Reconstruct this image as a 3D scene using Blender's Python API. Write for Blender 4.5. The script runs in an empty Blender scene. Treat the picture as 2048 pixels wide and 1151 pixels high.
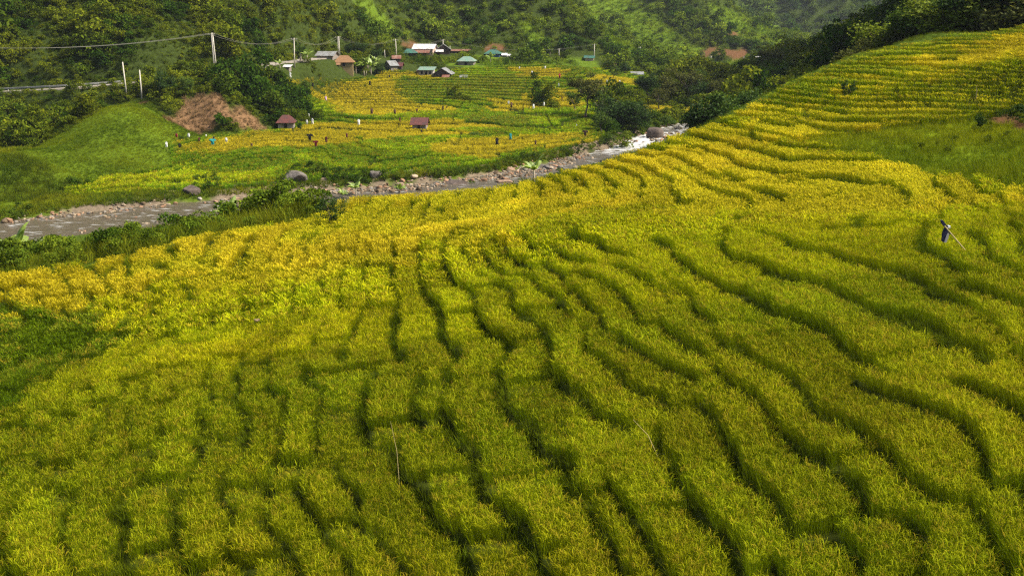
import bpy, math, random
import numpy as np
from mathutils import Vector
R = math.radians
rng = np.random.default_rng(7)
random.seed(7)
scene = bpy.context.scene
COL = scene.collection

# ------------------------------------------------------------------ camera, sky, sun, exposure
F, CX, CY, YH = 2048.0, 1024.0, 575.5, 30.0          # focal length and centre in photo pixels, eye-level row
PITCH = math.atan((CY - YH) / F)
cd = bpy.data.cameras.new('camera'); cam = bpy.data.objects.new('camera', cd); COL.objects.link(cam)
cd.sensor_width = 36.0; cd.lens = 36.0; cd.clip_start = 0.5; cd.clip_end = 6000
cam.location = (0, 0, 0); cam.rotation_euler = (R(90) - PITCH, 0, 0)
scene.camera = cam
SUN_DIR = Vector((0.76, -0.12, 0.84)).normalized()      # towards the sun
w = bpy.data.worlds.new('World'); scene.world = w; w.use_nodes = True
nt = w.node_tree; nt.nodes.clear()
sky = nt.nodes.new('ShaderNodeTexSky'); sky.sky_type = 'NISHITA'; sky.sun_disc = False
sky.sun_elevation = math.asin(SUN_DIR.z); sky.sun_rotation = math.atan2(SUN_DIR.x, SUN_DIR.y)
sky.air_density = 1.0; sky.dust_density = 4.0; sky.ozone_density = 1.0
bg = nt.nodes.new('ShaderNodeBackground'); bg.inputs['Strength'].default_value = 0.10
wo = nt.nodes.new('ShaderNodeOutputWorld')
nt.links.new(sky.outputs[0], bg.inputs[0]); nt.links.new(bg.outputs[0], wo.inputs[0])
sl = bpy.data.lights.new('sun', 'SUN'); sl.energy = 4.0; sl.angle = R(8); sl.color = (1.0, 0.93, 0.80)
so = bpy.data.objects.new('sun', sl); COL.objects.link(so); so.rotation_euler = SUN_DIR.to_track_quat('Z', 'Y').to_euler()
vs = scene.view_settings; vs.view_transform = 'Standard'; vs.look = 'None'; vs.gamma = 1; vs.use_curve_mapping = False
vs.exposure = 0.97
scene.cycles.use_denoising = False; scene.cycles.filter_width = 1.3; scene.cycles.sample_clamp_indirect = 3.0
scene.cycles.max_bounces = 6; scene.cycles.diffuse_bounces = 3; scene.cycles.transmission_bounces = 3
scene.cycles.transparent_max_bounces = 4; scene.cycles.volume_bounces = 0; scene.cycles.glossy_bounces = 2

# ------------------------------------------------------------------ projection
cp, sp = math.cos(PITCH), math.sin(PITCH)
def ray(px, py):
    u = (np.asarray(px, float) - CX) / F; v = (CY - np.asarray(py, float)) / F
    return u, cp + v * sp, -sp + v * cp
def ratio(py):                                         # drop per metre of forward distance
    _, dy, dz = ray(CX, py); return -dz / dy
def project(x, y, z):
    d = np.maximum(y * cp - z * sp, 0.1)
    return CX + F * x / d, CY - F * (y * sp + z * cp) / d
# ------------------------------------------------------------------ value noise
def _h(i, j, s):
    n = (i.astype(np.int64) * 374761393 + j.astype(np.int64) * 668265263 + s * 1442695041) & 0x7fffffff
    n = ((n ^ (n >> 13)) * 1274126177) & 0x7fffffff
    return ((n ^ (n >> 16)) & 0xffff) / 65535.0
def noise(x, y, s=0):
    x = np.asarray(x, float); y = np.asarray(y, float)
    i = np.floor(x); j = np.floor(y); a = x - i; b = y - j
    a = a * a * (3 - 2 * a); b = b * b * (3 - 2 * b)
    return (_h(i, j, s) * (1 - a) + _h(i + 1, j, s) * a) * (1 - b) + (_h(i, j + 1, s) * (1 - a) + _h(i + 1, j + 1, s) * a) * b
def fbm(x, y, s=0, o=4):
    t = 0; amp = .5; tot = 0
    for k in range(o):
        t = t + amp * noise(x * 2 ** k, y * 2 ** k, s + k * 17); tot += amp; amp *= .5
    return t / tot
def sstep(a, b, x):
    t = np.clip((x - a) / (b - a), 0, 1); return t * t * (3 - 2 * t)
def inpoly(px, py, poly):
    r = np.zeros(np.shape(px), bool); n = len(poly)
    for k in range(n):
        x0, y0 = poly[k]; x1, y1 = poly[(k + 1) % n]
        if y0 == y1: continue
        c = ((y0 > py) != (y1 > py)) & (px < (x1 - x0) * (py - y0) / (y1 - y0) + x0)
        r ^= c
    return r

# ------------------------------------------------------------------ terrain control points
near = [(2600,1151,8.2),(2048,1151,9.2),(1536,1151,10.2),(1024,1151,11.2),(512,1151,12.1),(0,1151,13),(-500,1151,14),
 (2600,1900,7.6),(2048,1900,8.4),(1024,1900,10.8),(0,1900,12.7),(-500,1900,13.6),
 (2048,1000,9.0),(1500,1000,10),(1024,1000,11),(500,1000,12),(0,1000,13.2),
 (2048,820,8.7),(1700,820,9.2),(1300,860,10.3),(900,850,11.1),(500,850,12),(100,850,13.4),
 (2048,640,8.3),(1700,650,8.9),(1400,680,9.5),(1130,690,10.3),(860,670,11.1),(640,700,11.9),(400,700,12.8),(100,740,14),
 (2048,460,7.4),(1700,470,8.2),(1400,500,8.8),(1250,550,9.4),(1100,480,9.5),(960,540,10.5),(900,470,10.8),(740,540,11.7),
 (700,490,12.1),(550,600,12.4),(590,540,12.6),(250,600,13.7),(0,640,14.6),
 (0,540,15.0),(300,482,14),(450,460,13.6),(600,452,13),(780,458,12),(960,458,11.2),(1050,455,10.4),(-500,620,17),
 (650,425,12.6),(800,425,12.1),(960,430,11.3),(1100,430,10.5),(1100,400,10.7),(960,400,11.5),(800,402,12.4),(690,408,12.9),
 (1060,368,10.9),(1200,330,9.7),(1290,300,8.9),(1380,265,8.2),(1480,215,6.9),(1580,162,5.2),(1700,112,3.5),(1850,70,1.9),(2048,42,.6),
 (1400,440,9.2),(1700,440,8.5),(2048,425,7.4),(1250,380,9.7),(1400,380,9.0),(1700,380,8.4),(2048,370,7.2),(1400,310,8.5),(1700,300,7.7),(2048,300,6.9),
 (1550,260,7.6),(1700,255,7.1),(2048,250,6.4),(1700,215,6.3),(1850,215,6.1),(2048,205,5.7),(1700,162,4.9),(1850,162,4.6),(2048,160,4.3),(1850,112,3.4),(2048,110,3.2),(2048,70,1.8)]
far = [(0,420,26.3),(200,405,26.2),(400,390,26),(600,385,26),(800,375,26),(1000,345,26),(1150,310,25.8),(1250,280,25.3),
 (300,365,25.6),(600,345,25.4),(800,345,25.4),(400,310,25),(700,300,25),(900,320,25.2),(1100,300,25),(450,285,24.7),(570,265,24.2),
 (700,270,24.6),(837,262,24.3),(1000,270,24.3),(1190,270,24.3),(1000,235,23.7),(1150,235,23.7),
 (740,235,23.2),(640,205,22),(580,170,19.3),(740,170,19.8),(800,158,19.3),(900,160,19.5),(850,148,18.3),(850,106,13.5),(930,128,16),
 (690,133,15.5),(985,108,14),(1100,200,22.3),(1250,170,20.5),(1150,145,18.5),(1020,150,18.5),(1300,200,23.5),(1330,225,24.3),(1060,130,16.5),
 (0,183,17),(240,168,15.5),(425,150,14.3),(500,137,13),(550,125,12.5),(650,112,12),(780,112,13),
 (0,230,21.5),(50,290,24),(150,272,23.2),(210,245,21.8),
 (270,203,17),(230,260,20),(250,300,22.5),(330,330,25),(130,250,20.3),(60,300,22.2),(180,226,18.6),(150,330,24),(200,360,25.5),
 (330,200,18),(430,195,17),(420,230,20.5),(520,262,24),(380,270,24.2),(480,205,18.5),(520,185,17.8),(560,235,23),
 (0,312,22),(100,345,23.5),(150,390,26)]
world = [  # px, forward distance, height
 (690,95,-21),(300,80,-20),(0,80,-21),(1060,110,-21),(1290,130,-21),(1480,150,-20),(1580,160,-16),(1290,90,-17),(1060,85,-17.5),(1480,100,-14),(1580,105,-10),(0,105,-25.5),(300,110,-25.5),(690,125,-25.5),(1060,140,-25.5),(1290,165,-24.5),
 (1480,200,-23.5),(0,250,-7.3),(0,269,3.9),(0,340,45),(300,252,-7),(300,275,5),(300,345,48),(550,285,-12),(550,313,4.6),(550,400,50),
 (800,385,-12.2),(800,418,6),(800,520,60),(1000,400,-12.5),(1000,440,6.4),(1000,560,60),(1130,400,-17.6),(1130,440,3),(1130,480,8),(1130,570,-5),
 (1200,430,-6.3),(1200,510,-18),(1290,390,-19),(1300,460,-24),(1250,560,-22),(1400,560,-26),(1500,560,-26),(1400,598,-8.7),(1300,639,9.3),(1200,700,40),
 (1440,665,9.6),(1500,650,-1.6),(1560,640,-13),(1610,620,-22),(1440,760,-5),(1560,740,-26),(1600,900,-28),(1600,1004,14.7),(1600,1400,180),
 (1820,900,-10),(1820,1100,60),(1820,1500,200),(1440,900,-5),(1440,1100,80),(2048,1100,100),(2048,1600,200),(0,700,160),(0,1500,250),(0,3000,300),(1000,900,150),
 (1000,1500,250),(2048,3000,300),(1024,3000,320),(2048,125,6),(2048,180,30),(2048,300,60),(1850,135,0),(1850,170,6),(1850,260,2.5),(1650,300,-10.5),(1700,300,-7.5),(1750,300,-4.5),(1800,300,-2),(1850,300,2),(1750,350,-8),(1850,350,-2),(2048,350,40),(180,206,-22),(120,203,-23),(60,188,-24.2),(1700,140,-5.3),(1700,180,-9),(1700,260,-5.7),(1700,200,-8.5),(1780,140,-2.8),(1780,200,-3),(1780,260,-2.2),(1850,200,3.5),(1740,170,-6.5),(1640,200,-13),
 (1820,260,0),(1700,350,-9),(1600,320,-13.3),(1540,300,-17.6),(1600,450,-22),(1480,350,-23),(1600,170,-13),(1400,400,-23),(1400,300,-24),(1480,280,-24.5),
 (2600,30,-4),(2600,60,6),(2600,120,30),(2600,300,90),(2600,1000,150),(2600,3000,300),(-500,60,-18.5),(-500,100,-25),(-500,150,-26),(-500,200,-22),(-500,250,-5),(-500,300,22),
 (-500,700,160),(-500,3000,300),(-500,20,-14.4),(-500,35,-16)]
RIV = [(-700,560,27.4),(-300,502,27.3),(0,465,27.2),(200,440,27.1),(350,426,27.05),(500,413,27),(720,391,27),(930,376,26.9),(1080,352,26.8),(1200,325,26.5),(1290,299,26.3),(1340,279,26),(1388,260,25.8),(1490,238,25.6)]
cu, cl, cq = [], [], []
def addc(x, y, z): cu.append(x / y); cl.append(math.log(y)); cq.append(z / y)
def from_drop(px, py, D):
    dx, dy, dz = ray(px, py); t = D / -dz; return dx * t, dy * t, -D
def from_dist(px, Y, z):                               # the point at forward distance Y and height z seen in column px
    d = Y * cp - z * sp; return (px - CX) / F * d, Y, z
for c in near + far: addc(*from_drop(*c))
for c in world: addc(*from_dist(*c))
river_pts = np.array([from_drop(*c) for c in RIV])
for p in river_pts:
    addc(*p)
cu = np.array(cu); cl = np.array(cl); cq = np.array(cq)
def tps(r2): return np.where(r2 > 1e-12, r2 * np.log(np.maximum(r2, 1e-12)), 0)
n = len(cu)
A = np.zeros((n + 3, n + 3)); A[:n, :n] = tps((cu[:, None] - cu) ** 2 + (cl[:, None] - cl) ** 2) + 5e-4 * np.eye(n)
A[:n, n] = 1; A[:n, n + 1] = cu; A[:n, n + 2] = cl; A[n:, :n] = A[:n, n:].T
W = np.linalg.solve(A, np.concatenate([cq, np.zeros(3)]))
U0, U1, L0, L1, NU, NL = -1.05, 1.05, math.log(7), math.log(3000), 527, 701
gu = np.linspace(U0, U1, NU); gl = np.linspace(L0, L1, NL)
GU, GL = np.meshgrid(gu, gl)
Q = np.zeros(GU.shape) + W[n] + W[n + 1] * GU + W[n + 2] * GL
for k in range(n): Q += W[k] * tps((GU - cu[k]) ** 2 + (GL - cl[k]) ** 2)
def samp(G, x, y):
    y = np.maximum(y, 7.001)
    fu = np.clip((x / y - U0) / (U1 - U0) * (NU - 1), 0, NU - 1.001); fl = np.clip((np.log(y) - L0) / (L1 - L0) * (NL - 1), 0, NL - 1.001)
    i = fu.astype(int); j = fl.astype(int); a = fu - i; b = fl - j
    if G.ndim == 3: a = a[..., None]; b = b[..., None]
    return (G[j, i] * (1 - a) + G[j, i + 1] * a) * (1 - b) + (G[j + 1, i] * (1 - a) + G[j + 1, i + 1] * a) * b
def smooth_z(x, y): return samp(Q, x, y) * y
def river_dist(x, y):
    x = np.asarray(x, float); y = np.asarray(y, float)
    best = np.full(np.shape(x), 1e9); zz = np.zeros(np.shape(x)); sd = np.zeros(np.shape(x))
    for k in range(len(river_pts) - 1):
        a = river_pts[k]; b = river_pts[k + 1]; dx, dy = b[0] - a[0], b[1] - a[1]
        t = np.clip(((x - a[0]) * dx + (y - a[1]) * dy) / (dx * dx + dy * dy), 0, 1)
        ex = x - (a[0] + t * dx); ey = y - (a[1] + t * dy); d = np.hypot(ex, ey)
        m = d < best; best = np.where(m, d, best); zz = np.where(m, a[2] + t * (b[2] - a[2]), zz)
        sd = np.where(m, np.sign(dx * ey - dy * ex), sd)            # + = far side
    return best, zz, sd
WX, WY = GU * np.exp(GL), np.exp(GL)
RD, RZ, RS = river_dist(WX, WY)
ZS = Q * WY
HALF = 5.2 + 1.5 * (noise(WX / 9, WY / 9, 5) - .5)
bank = sstep(HALF, HALF + 5.5, RD)
ZS = np.where(RD < 60, (RZ - .7) * (1 - bank) + np.maximum(ZS, RZ + .35) * bank, ZS)
hillam = sstep(225, 420, WY) * sstep(-14, 10, ZS)      # gullies and spurs on the mountains
ZS += hillam * (fbm(WX / 55, WY / 55, 3) - .5) * 34 * np.clip(WY / 500, .5, 2)
ROADP = np.array([from_drop(*c) for c in [(-400,205,18.5),(-200,196,17.8),(0,183,17),(120,177,16.2),(240,168,15.5),(330,160,15),(425,151,14.3),(500,137,13),(548,125,12.5)]] + [from_dist(590, 290, -12.4), from_dist(620, 310, -12.5), from_dist(700, 335, -12.6)])
def pdist(x, y, Pn, height=False):
    best = np.full(np.shape(x), 1e9); zz = np.zeros(np.shape(x))
    for k in range(len(Pn) - 1):
        a, b = Pn[k], Pn[k + 1]; dx, dy = b[0] - a[0], b[1] - a[1]; t = np.clip(((x - a[0]) * dx + (y - a[1]) * dy) / (dx * dx + dy * dy), 0, 1)
        d = np.hypot(x - a[0] - t * dx, y - a[1] - t * dy); m = d < best; best = np.where(m, d, best); zz = np.where(m, a[2] + t * (b[2] - a[2]), zz)
    return (best, zz) if height else best
rdd, rdz = pdist(WX, WY, ROADP, True); kk = 1 - sstep(3.2, 9.0, rdd); ZS = ZS * (1 - kk) + (rdz - .25) * kk
# --- zones, kept as maps over the ground
PX, PY = project(WX, WY, ZS)
crest = np.array([(-.8,55),(-.5,55),(-.38,58),(-.28,62),(-.2,64),(-.16,70),(0.02,67),(.09,67),(.135,68.5),(.18,72),(.23,77),(.28,82),(.345,88),(.41,98),(.52,104),(.8,104)])
CR = np.interp(GU, crest[:, 0], crest[:, 1])
nearside = ((RS < 0) | (WY < CR + 3)) & (WY < 170) | (WY < CR)
warp = (fbm(WX / 5, WY / 5, 11) - .5) * 30
wpx = PX + warp * np.clip(60 / WY, .15, 1.5) * 1.4; wpy = PY + (fbm(WX / 5, WY / 5, 31) - .5) * 22 * np.clip(60 / WY, .1, 1.2)
def P(poly): return inpoly(wpx, wpy, poly)
YEL = (.48, .40, .006); GRN = (.190, .252, .003); LIM = (.275, .340, .003); DGR = (.085, .145, .005)
FYEL = (.54, .45, .03); FGRN = (.11, .225, .006)
rice = np.zeros(GU.shape); tint = np.zeros(GU.shape + (3,)); ripe = np.zeros(GU.shape)
nf = nearside & (WY < CR)
forest_r = nf & inpoly(PX, PY, [(1600,-900),(1680,66),(1760,72),(1830,60),(1900,52),(2048,32),(2700,-40),(2700,-900)])
grassz = nf & P([(1600,285),(1700,280),(1800,262),(1915,250),(1990,235),(2048,225),(2600,200),(2600,430),(2048,385),(1900,362),(1830,345),(1720,318),(1640,305)])
rice[nf & ~forest_r] = 1
tint[:] = FGRN; tint[nearside | (WY < 130)] = GRN
lime = nf & P([(250,600),(430,590),(600,590),(650,560),(780,520),(900,520),(1080,480),(1300,440),(1700,440),(2048,415),(2048,520),(1700,560),(1400,620),(1100,640),(700,700),(300,760),(0,860),(240,690)])
tint[lime] = LIM
tint[nf & P([(-900,600),(0,615),(130,640),(240,605),(250,640),(230,690),(100,760),(0,825),(-900,1200)])] = DGR
ym = nf & (P([(-900,660),(-900,500),(0,500),(300,440),(600,400),(900,440),(1050,450),(1080,500),(900,520),(780,525),(650,560),(600,590),(430,590),(330,585),(240,600),(130,640),(0,610)])
  | P([(560,440),(640,380),(1060,330),(1290,270),(1400,235),(1490,231),(1600,237),(1751,237),(1826,214),(1944,208),(1989,214),(1968,226),(1915,240),(1855,246),(1796,255),(1707,264),(1686,276),(1600,285),
      (1640,305),(1720,318),(1830,345),(1900,362),(2048,385),(2600,430),(2600,440),(2048,420),(1800,435),(1700,445),(1440,443),(1300,436),(1060,452),(900,462),(600,452)])
  | P([(1490,236),(1591,206),(1707,180),(1772,156),(1826,138),(1879,128),(1944,104),(2004,80),(2048,74),(2600,30),(2600,110),(2048,122),(1959,140),(1885,145),(1826,164),(1751,180),(1686,200),(1582,228)]))
ym2 = nf & ym & (fbm(WX / 9, WY / 4, 41, 3) < .50)
ripe[(WY < 130) & (RD > 9)] *= 1; tint[ym] = (.31, .345, .005); tint[ym2] = YEL; ripe[ym] = .55; ripe[ym2] = 1
tint[nf & P([(1490,231),(1600,190),(1750,140),(1900,100),(2048,70),(2048,20),(1700,60),(1480,210)]) & ~ym] = (.15, .23, .008)
rice[grassz] = 0
FR = [(100,388),(160,368),(330,338),(345,288),(560,262),(600,247),(640,240),(560,172),(575,162),(740,158),(770,142),(830,146),(1000,135),(1130,130),(1300,150),(1340,172),(1200,200),(1200,240),(1215,270),(1200,296),(1010,323),(880,348),(800,362),(640,373),(560,376),(430,378),(300,388),(200,392)]
ff = ~nearside & (WY < 420) & (RD > 10) & inpoly(wpx, wpy, FR)
ff |= ~nearside & (WY < 420) & (RD > 9) & inpoly(wpx, wpy, [(1285,214),(1400,220),(1400,238),(1285,235)])
ff &= ~P([(800,160),(840,170),(900,195),(950,212),(940,200),(870,182),(830,160)])
ff &= ~P([(1060,158),(1072,178),(1070,205),(1100,220),(1120,222),(1082,205),(1080,178),(1070,158)])
rice[ff] = 1; tint[ff] = FGRN
sub = fbm(PX / 90, PY / 14, 77, 2)
tint[ff & (sub > .5)] = (.20, .33, .006)
tint[ff & P([(780,165),(1060,150),(1065,200),(830,205)])] = (.15, .235, .012)
tint[ff & P([(930,235),(1060,232),(1080,252),(960,252)])] = (.10, .175, .01)
for poly in ([(570,166),(740,160),(760,145),(860,150),(870,159),(790,162),(800,185),(830,205),(900,215),(905,225),(830,230),(780,236),(680,230),(670,215),(610,190),(570,172)],
  [(330,290),(420,283),(560,262),(640,253),(860,245),(920,242),(960,250),(1010,256),(900,258),(880,262),(960,272),(860,276),(720,282),(640,298),(480,300),(340,305)],
  [(880,290),(960,280),(1200,275),(1200,290),(1100,300),(1010,312),(960,322),(900,310)], [(965,200),(1030,200),(1090,218),(1020,224),(990,222)],
  [(1060,180),(1150,182),(1160,215),(1100,218),(1060,205)], [(1020,138),(1130,142),(1150,152),(1100,160),(1050,158)], [(1190,150),(1290,165),(1290,172),(1150,172),(1190,155)],
  [(1285,214),(1400,220),(1400,238),(1285,235)]):
    m = ff & P(poly); tint[m] = FYEL; ripe[m] = 1
tint[ff & P([(150,350),(420,345),(560,355),(560,372),(430,378),(100,392)])] = (.25, .35, .006)
mound = ~nearside & (WY < 232) & P([(-900,320),(0,306),(60,300),(150,252),(215,211),(245,194),(300,196),(335,240),(400,262),(540,258),(600,264),(345,300),(385,332),(160,366),(0,430),(-900,500)])
brown = ~nearside & (WY < 232) & P([(308,196),(440,188),(480,205),(535,262),(480,262),(440,250),(400,270),(330,240)]) & (fbm(WX / 5, WY / 9, 47, 3) > .34)
bare = P([(1965,236),(2048,232),(2300,220),(2300,260),(2048,262),(1985,256)]) | P([(245,198),(300,198),(300,208),(240,208)]) | P([(1380,98),(1500,98),(1500,120),(1400,122)]) | P([(960,85),(1010,88),(1010,104),(960,102)]) | P([(1440,50),(1480,70),(1500,85),(1470,80)]) | P([(800,82),(850,88),(830,98),(795,95)])
bare &= ((WY > 150) | (PX > 1900)) & (fbm(WX / 4, WY / 6, 49, 3) > .38)
bankz = nearside & (WY >= CR)
ZT_w = rice.copy()
for _ in range(2): ZT_w[1:-1, 1:-1] = (ZT_w[1:-1, 1:-1] * 2 + ZT_w[:-2, 1:-1] + ZT_w[2:, 1:-1] + ZT_w[1:-1, :-2] + ZT_w[1:-1, 2:]) / 6
patch = fbm(WX / 38, WY / 38, 61, 3) + .25 * (fbm(WX / 12, WY / 12, 62, 2) - .5)
meadow = (~nearside & (WY > 225) & ~ff & (((patch > .64) & ((WX > -20) | (WY > 330))) | P([(1190,10),(1250,40),(1300,70),(1350,112),(1240,112),(1220,80)]) | P([(700,0),(740,0),(800,60),(770,66)]) | P([(1030,30),(1070,50),(1100,90),(1060,90)]) | P([(1050,120),(1180,118),(1220,145),(1130,135)]) | P([(1500,60),(1560,60),(1590,110),(1520,90)]) | P([(1420,8),(1500,36),(1560,75),(1500,90),(1430,50)]) | P([(1160,0),(1260,0),(1345,60),(1420,108),(1240,112),(1200,60)])))
fargrass = ~nearside & ~ff & (RD > 7) & (WY < 200)
# ground colour (soil, turf, gravel), true local colours
gc = np.zeros(GU.shape + (3,)); gc[:] = (.035, .05, .010)
gc[ff | nf] = (.028, .036, .006); gc[meadow] = (.09, .14, .012); gc[fargrass] = (.07, .10, .01); gc[mound] = (.08, .12, .008)
gc[grassz] = (.14, .19, .01); gc[brown] = (.17, .10, .05); gc[bare] = (.12, .062, .03)
gravel = (RD < 12.5) & (RD >= 0) & (fbm(WX / 6, WY / 6, 91, 3) > .42 + .02 * (RD - 6))
gc[RD < 7.5] = (.13, .105, .07); gc[gravel] = (.16, .125, .085)
gc[bankz & (RD > 8)] = (.06, .09, .012)
def zone(M, x, y): return samp(M.astype(float), x, y)
HSTEP = .29; HLOW = .20
def terr(x, y, parts=False):
    z = samp(ZS, x, y); wt = samp(ZT_w, x, y)
    nn = (fbm(x / 7, y / 7, 21, 3) - .5) * np.where(y < 130, .46, .34) + (noise(x / 1.2, y / 1.2, 23) - .5) * .09
    nn = nn + (noise(x / 3.5, y / 7., 29) > .6) * .14 * (y < 130)
    nr_ = y < 130; h = np.where(nr_, HSTEP, np.where(y < 218, .27, .46)); zz0 = z + nn + 11.6
    q = np.where(nr_, np.where(zz0 > 0, zz0 / HSTEP, zz0 / HLOW), (z + nn) / h); fl = np.floor(q); t = q - fl
    rz = np.where(y < 130, .15, .16)
    qq = fl + sstep(1 - rz, 1, t); zt = np.where(nr_, np.where(qq > 0, qq * HSTEP, qq * HLOW) - 11.6, qq * h) - nn * .55 + .25 * h
    zz = z * (1 - wt) + zt * wt
    if parts == 2: return zz, t, wt, fl
    if parts: return zz, t, wt
    return zz
GRID = None
def ground(px, py, far_side=None):
    """first point of the ground met by the sight line through a photo pixel"""
    Y = np.exp(np.linspace(math.log(12), math.log(2500), 6000)) if far_side is None else np.exp(np.linspace(math.log(far_side), math.log(2500), 6000))
    dx, dy, dz = ray(px, py); x = dx / dy * Y; z = dz / dy * Y
    g = terr(x, Y); hit = np.nonzero(g >= z)[0]
    k = hit[0] if len(hit) else 0
    return Vector((float(x[k]), float(Y[k]), float(g[k])))
def at(px, Y):
    z = float(smooth_z(np.array([0.]), np.array([Y]))[0])
    for _ in range(6):
        x = (px - CX) / F * (Y * cp - z * sp); z = float(terr(np.array([x]), np.array([float(Y)]))[0])
    return Vector((x, Y, z))

# ------------------------------------------------------------------ materials
def mat(name, build):
    m = bpy.data.materials.new(name); m.use_nodes = True; t = m.node_tree; t.nodes.clear()
    out = t.nodes.new('ShaderNodeOutputMaterial'); s = build(t, t.nodes.new, t.links.new)
    t.links.new(s, out.inputs[0]); return m
def N(t, typ, **kw):
    n = t.nodes.new(typ)
    for k, v in kw.items():
        if k.startswith('i_'): n.inputs[k[2:].replace('_', ' ')].default_value = v
        else: setattr(n, k, v)
    return n
def rampnode(t, src, stops):
    r = t.nodes.new('ShaderNodeValToRGB'); e = r.color_ramp.elements
    while len(e) > 1: e.remove(e[0])
    e[0].position = stops[0][0]; e[0].color = (*stops[0][1], 1)
    for p, c in stops[1:]:
        q = e.new(p); q.color = (*c, 1)
    t.links.new(src, r.inputs[0]); return r.outputs[0]
def plain(name, c, rough=.8, metal=0, var=.25, scale=3, bump=0, spec=.3):
    def b(t, nn, ln):
        tc = nn('ShaderNodeTexCoord'); nz = N(t, 'ShaderNodeTexNoise'); nz.inputs['Scale'].default_value = scale; nz.inputs['Detail'].default_value = 6
        ln(tc.outputs['Object'], nz.inputs['Vector'])
        col = rampnode(t, nz.outputs[0], [(.3, tuple(v * (1 - var) for v in c)), (.7, tuple(min(1, v * (1 + var)) for v in c))])
        p = nn('ShaderNodeBsdfPrincipled'); ln(col, p.inputs['Base Color']); p.inputs['Roughness'].default_value = rough; p.inputs['Metallic'].default_value = metal
        p.inputs['Specular IOR Level'].default_value = spec
        if bump:
            bm = nn('ShaderNodeBump'); bm.inputs['Strength'].default_value = bump; bm.inputs['Distance'].default_value = .1; ln(nz.outputs[0], bm.inputs['Height']); ln(bm.outputs[0], p.inputs['Normal'])
        return p.outputs[0]
    return mat(name, b)
def leafy(name, trans=.35):
    """colour of each plant from its own 'tint' (leaves) and 'tint2' (ears), g = which piece of the plant"""
    def b(t, nn, ln):
        a1 = N(t, 'ShaderNodeAttribute', attribute_type='INSTANCER', attribute_name='tint')
        a2 = N(t, 'ShaderNodeAttribute', attribute_type='INSTANCER', attribute_name='tint2')
        g = N(t, 'ShaderNodeAttribute', attribute_type='GEOMETRY', attribute_name='gcol')
        se = nn('ShaderNodeSeparateColor'); ln(g.outputs['Color'], se.inputs[0])
        mx = N(t, 'ShaderNodeMix', data_type='RGBA'); ln(se.outputs[0], mx.inputs[0]); ln(a1.outputs['Color'], mx.inputs[6]); ln(a2.outputs['Color'], mx.inputs[7])
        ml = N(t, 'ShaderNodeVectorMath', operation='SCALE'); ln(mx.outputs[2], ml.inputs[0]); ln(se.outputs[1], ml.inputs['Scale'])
        d = nn('ShaderNodeBsdfDiffuse'); tr = nn('ShaderNodeBsdfTranslucent'); ms = nn('ShaderNodeMixShader'); ms.inputs[0].default_value = trans
        ln(ml.outputs[0], d.inputs[0]); ln(ml.outputs[0], tr.inputs[0]); ln(d.outputs[0], ms.inputs[1]); ln(tr.outputs[0], ms.inputs[2])
        return ms.outputs[0]
    return mat(name, b)
def leaf_plain(name, c, trans=.3, var=.35, gloss=.012):
    def b(t, nn, ln):
        g = N(t, 'ShaderNodeAttribute', attribute_type='GEOMETRY', attribute_name='gcol')
        se = nn('ShaderNodeSeparateColor'); ln(g.outputs['Color'], se.inputs[0])
        mx = N(t, 'ShaderNodeMix', data_type='RGBA'); ln(se.outputs[0], mx.inputs[0])
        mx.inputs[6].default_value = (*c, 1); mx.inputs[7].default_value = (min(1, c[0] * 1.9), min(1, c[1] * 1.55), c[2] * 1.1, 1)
        ml = N(t, 'ShaderNodeVectorMath', operation='SCALE'); ln(mx.outputs[2], ml.inputs[0]); ln(se.outputs[1], ml.inputs['Scale'])
        d = nn('ShaderNodeBsdfDiffuse'); tr = nn('ShaderNodeBsdfTranslucent'); ms = nn('ShaderNodeMixShader'); ms.inputs[0].default_value = trans
        ln(ml.outputs[0], d.inputs[0]); ln(ml.outputs[0], tr.inputs[0]); ln(d.outputs[0], ms.inputs[1]); ln(tr.outputs[0], ms.inputs[2])
        gl = nn('ShaderNodeBsdfGlossy'); gl.inputs['Roughness'].default_value = .6; m2 = nn('ShaderNodeMixShader'); m2.inputs[0].default_value = gloss
        ln(ms.outputs[0], m2.inputs[1]); ln(gl.outputs[0], m2.inputs[2]); return m2.outputs[0]
    return mat(name, b)
def ground_mat(t, nn, ln):
    a = N(t, 'ShaderNodeAttribute', attribute_name='col'); geo = nn('ShaderNodeNewGeometry')
    nz = N(t, 'ShaderNodeTexNoise'); nz.inputs['Scale'].default_value = 1.3; nz.inputs['Detail'].default_value = 9; nz.inputs['Roughness'].default_value = .7; ln(geo.outputs['Position'], nz.inputs['Vector'])
    f = N(t, 'ShaderNodeMapRange'); f.inputs[1].default_value = .25; f.inputs[2].default_value = .75; f.inputs[3].default_value = .45; f.inputs[4].default_value = 1.6; ln(nz.outputs[0], f.inputs[0])
    ml = N(t, 'ShaderNodeVectorMath', operation='SCALE'); ln(a.outputs['Color'], ml.inputs[0]); ln(f.outputs[0], ml.inputs['Scale'])
    bm = nn('ShaderNodeBump'); bm.inputs['Strength'].default_value = .8; bm.inputs['Distance'].default_value = .25; ln(nz.outputs[0], bm.inputs['Height'])
    d = nn('ShaderNodeBsdfDiffuse'); ln(ml.outputs[0], d.inputs[0]); ln(bm.outputs[0], d.inputs['Normal']); return d.outputs[0]
M_GROUND = mat('ground', ground_mat); M_RICE = leafy('rice', .42); M_BUSH = leafy('shrub_leaves', .3)

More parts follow.
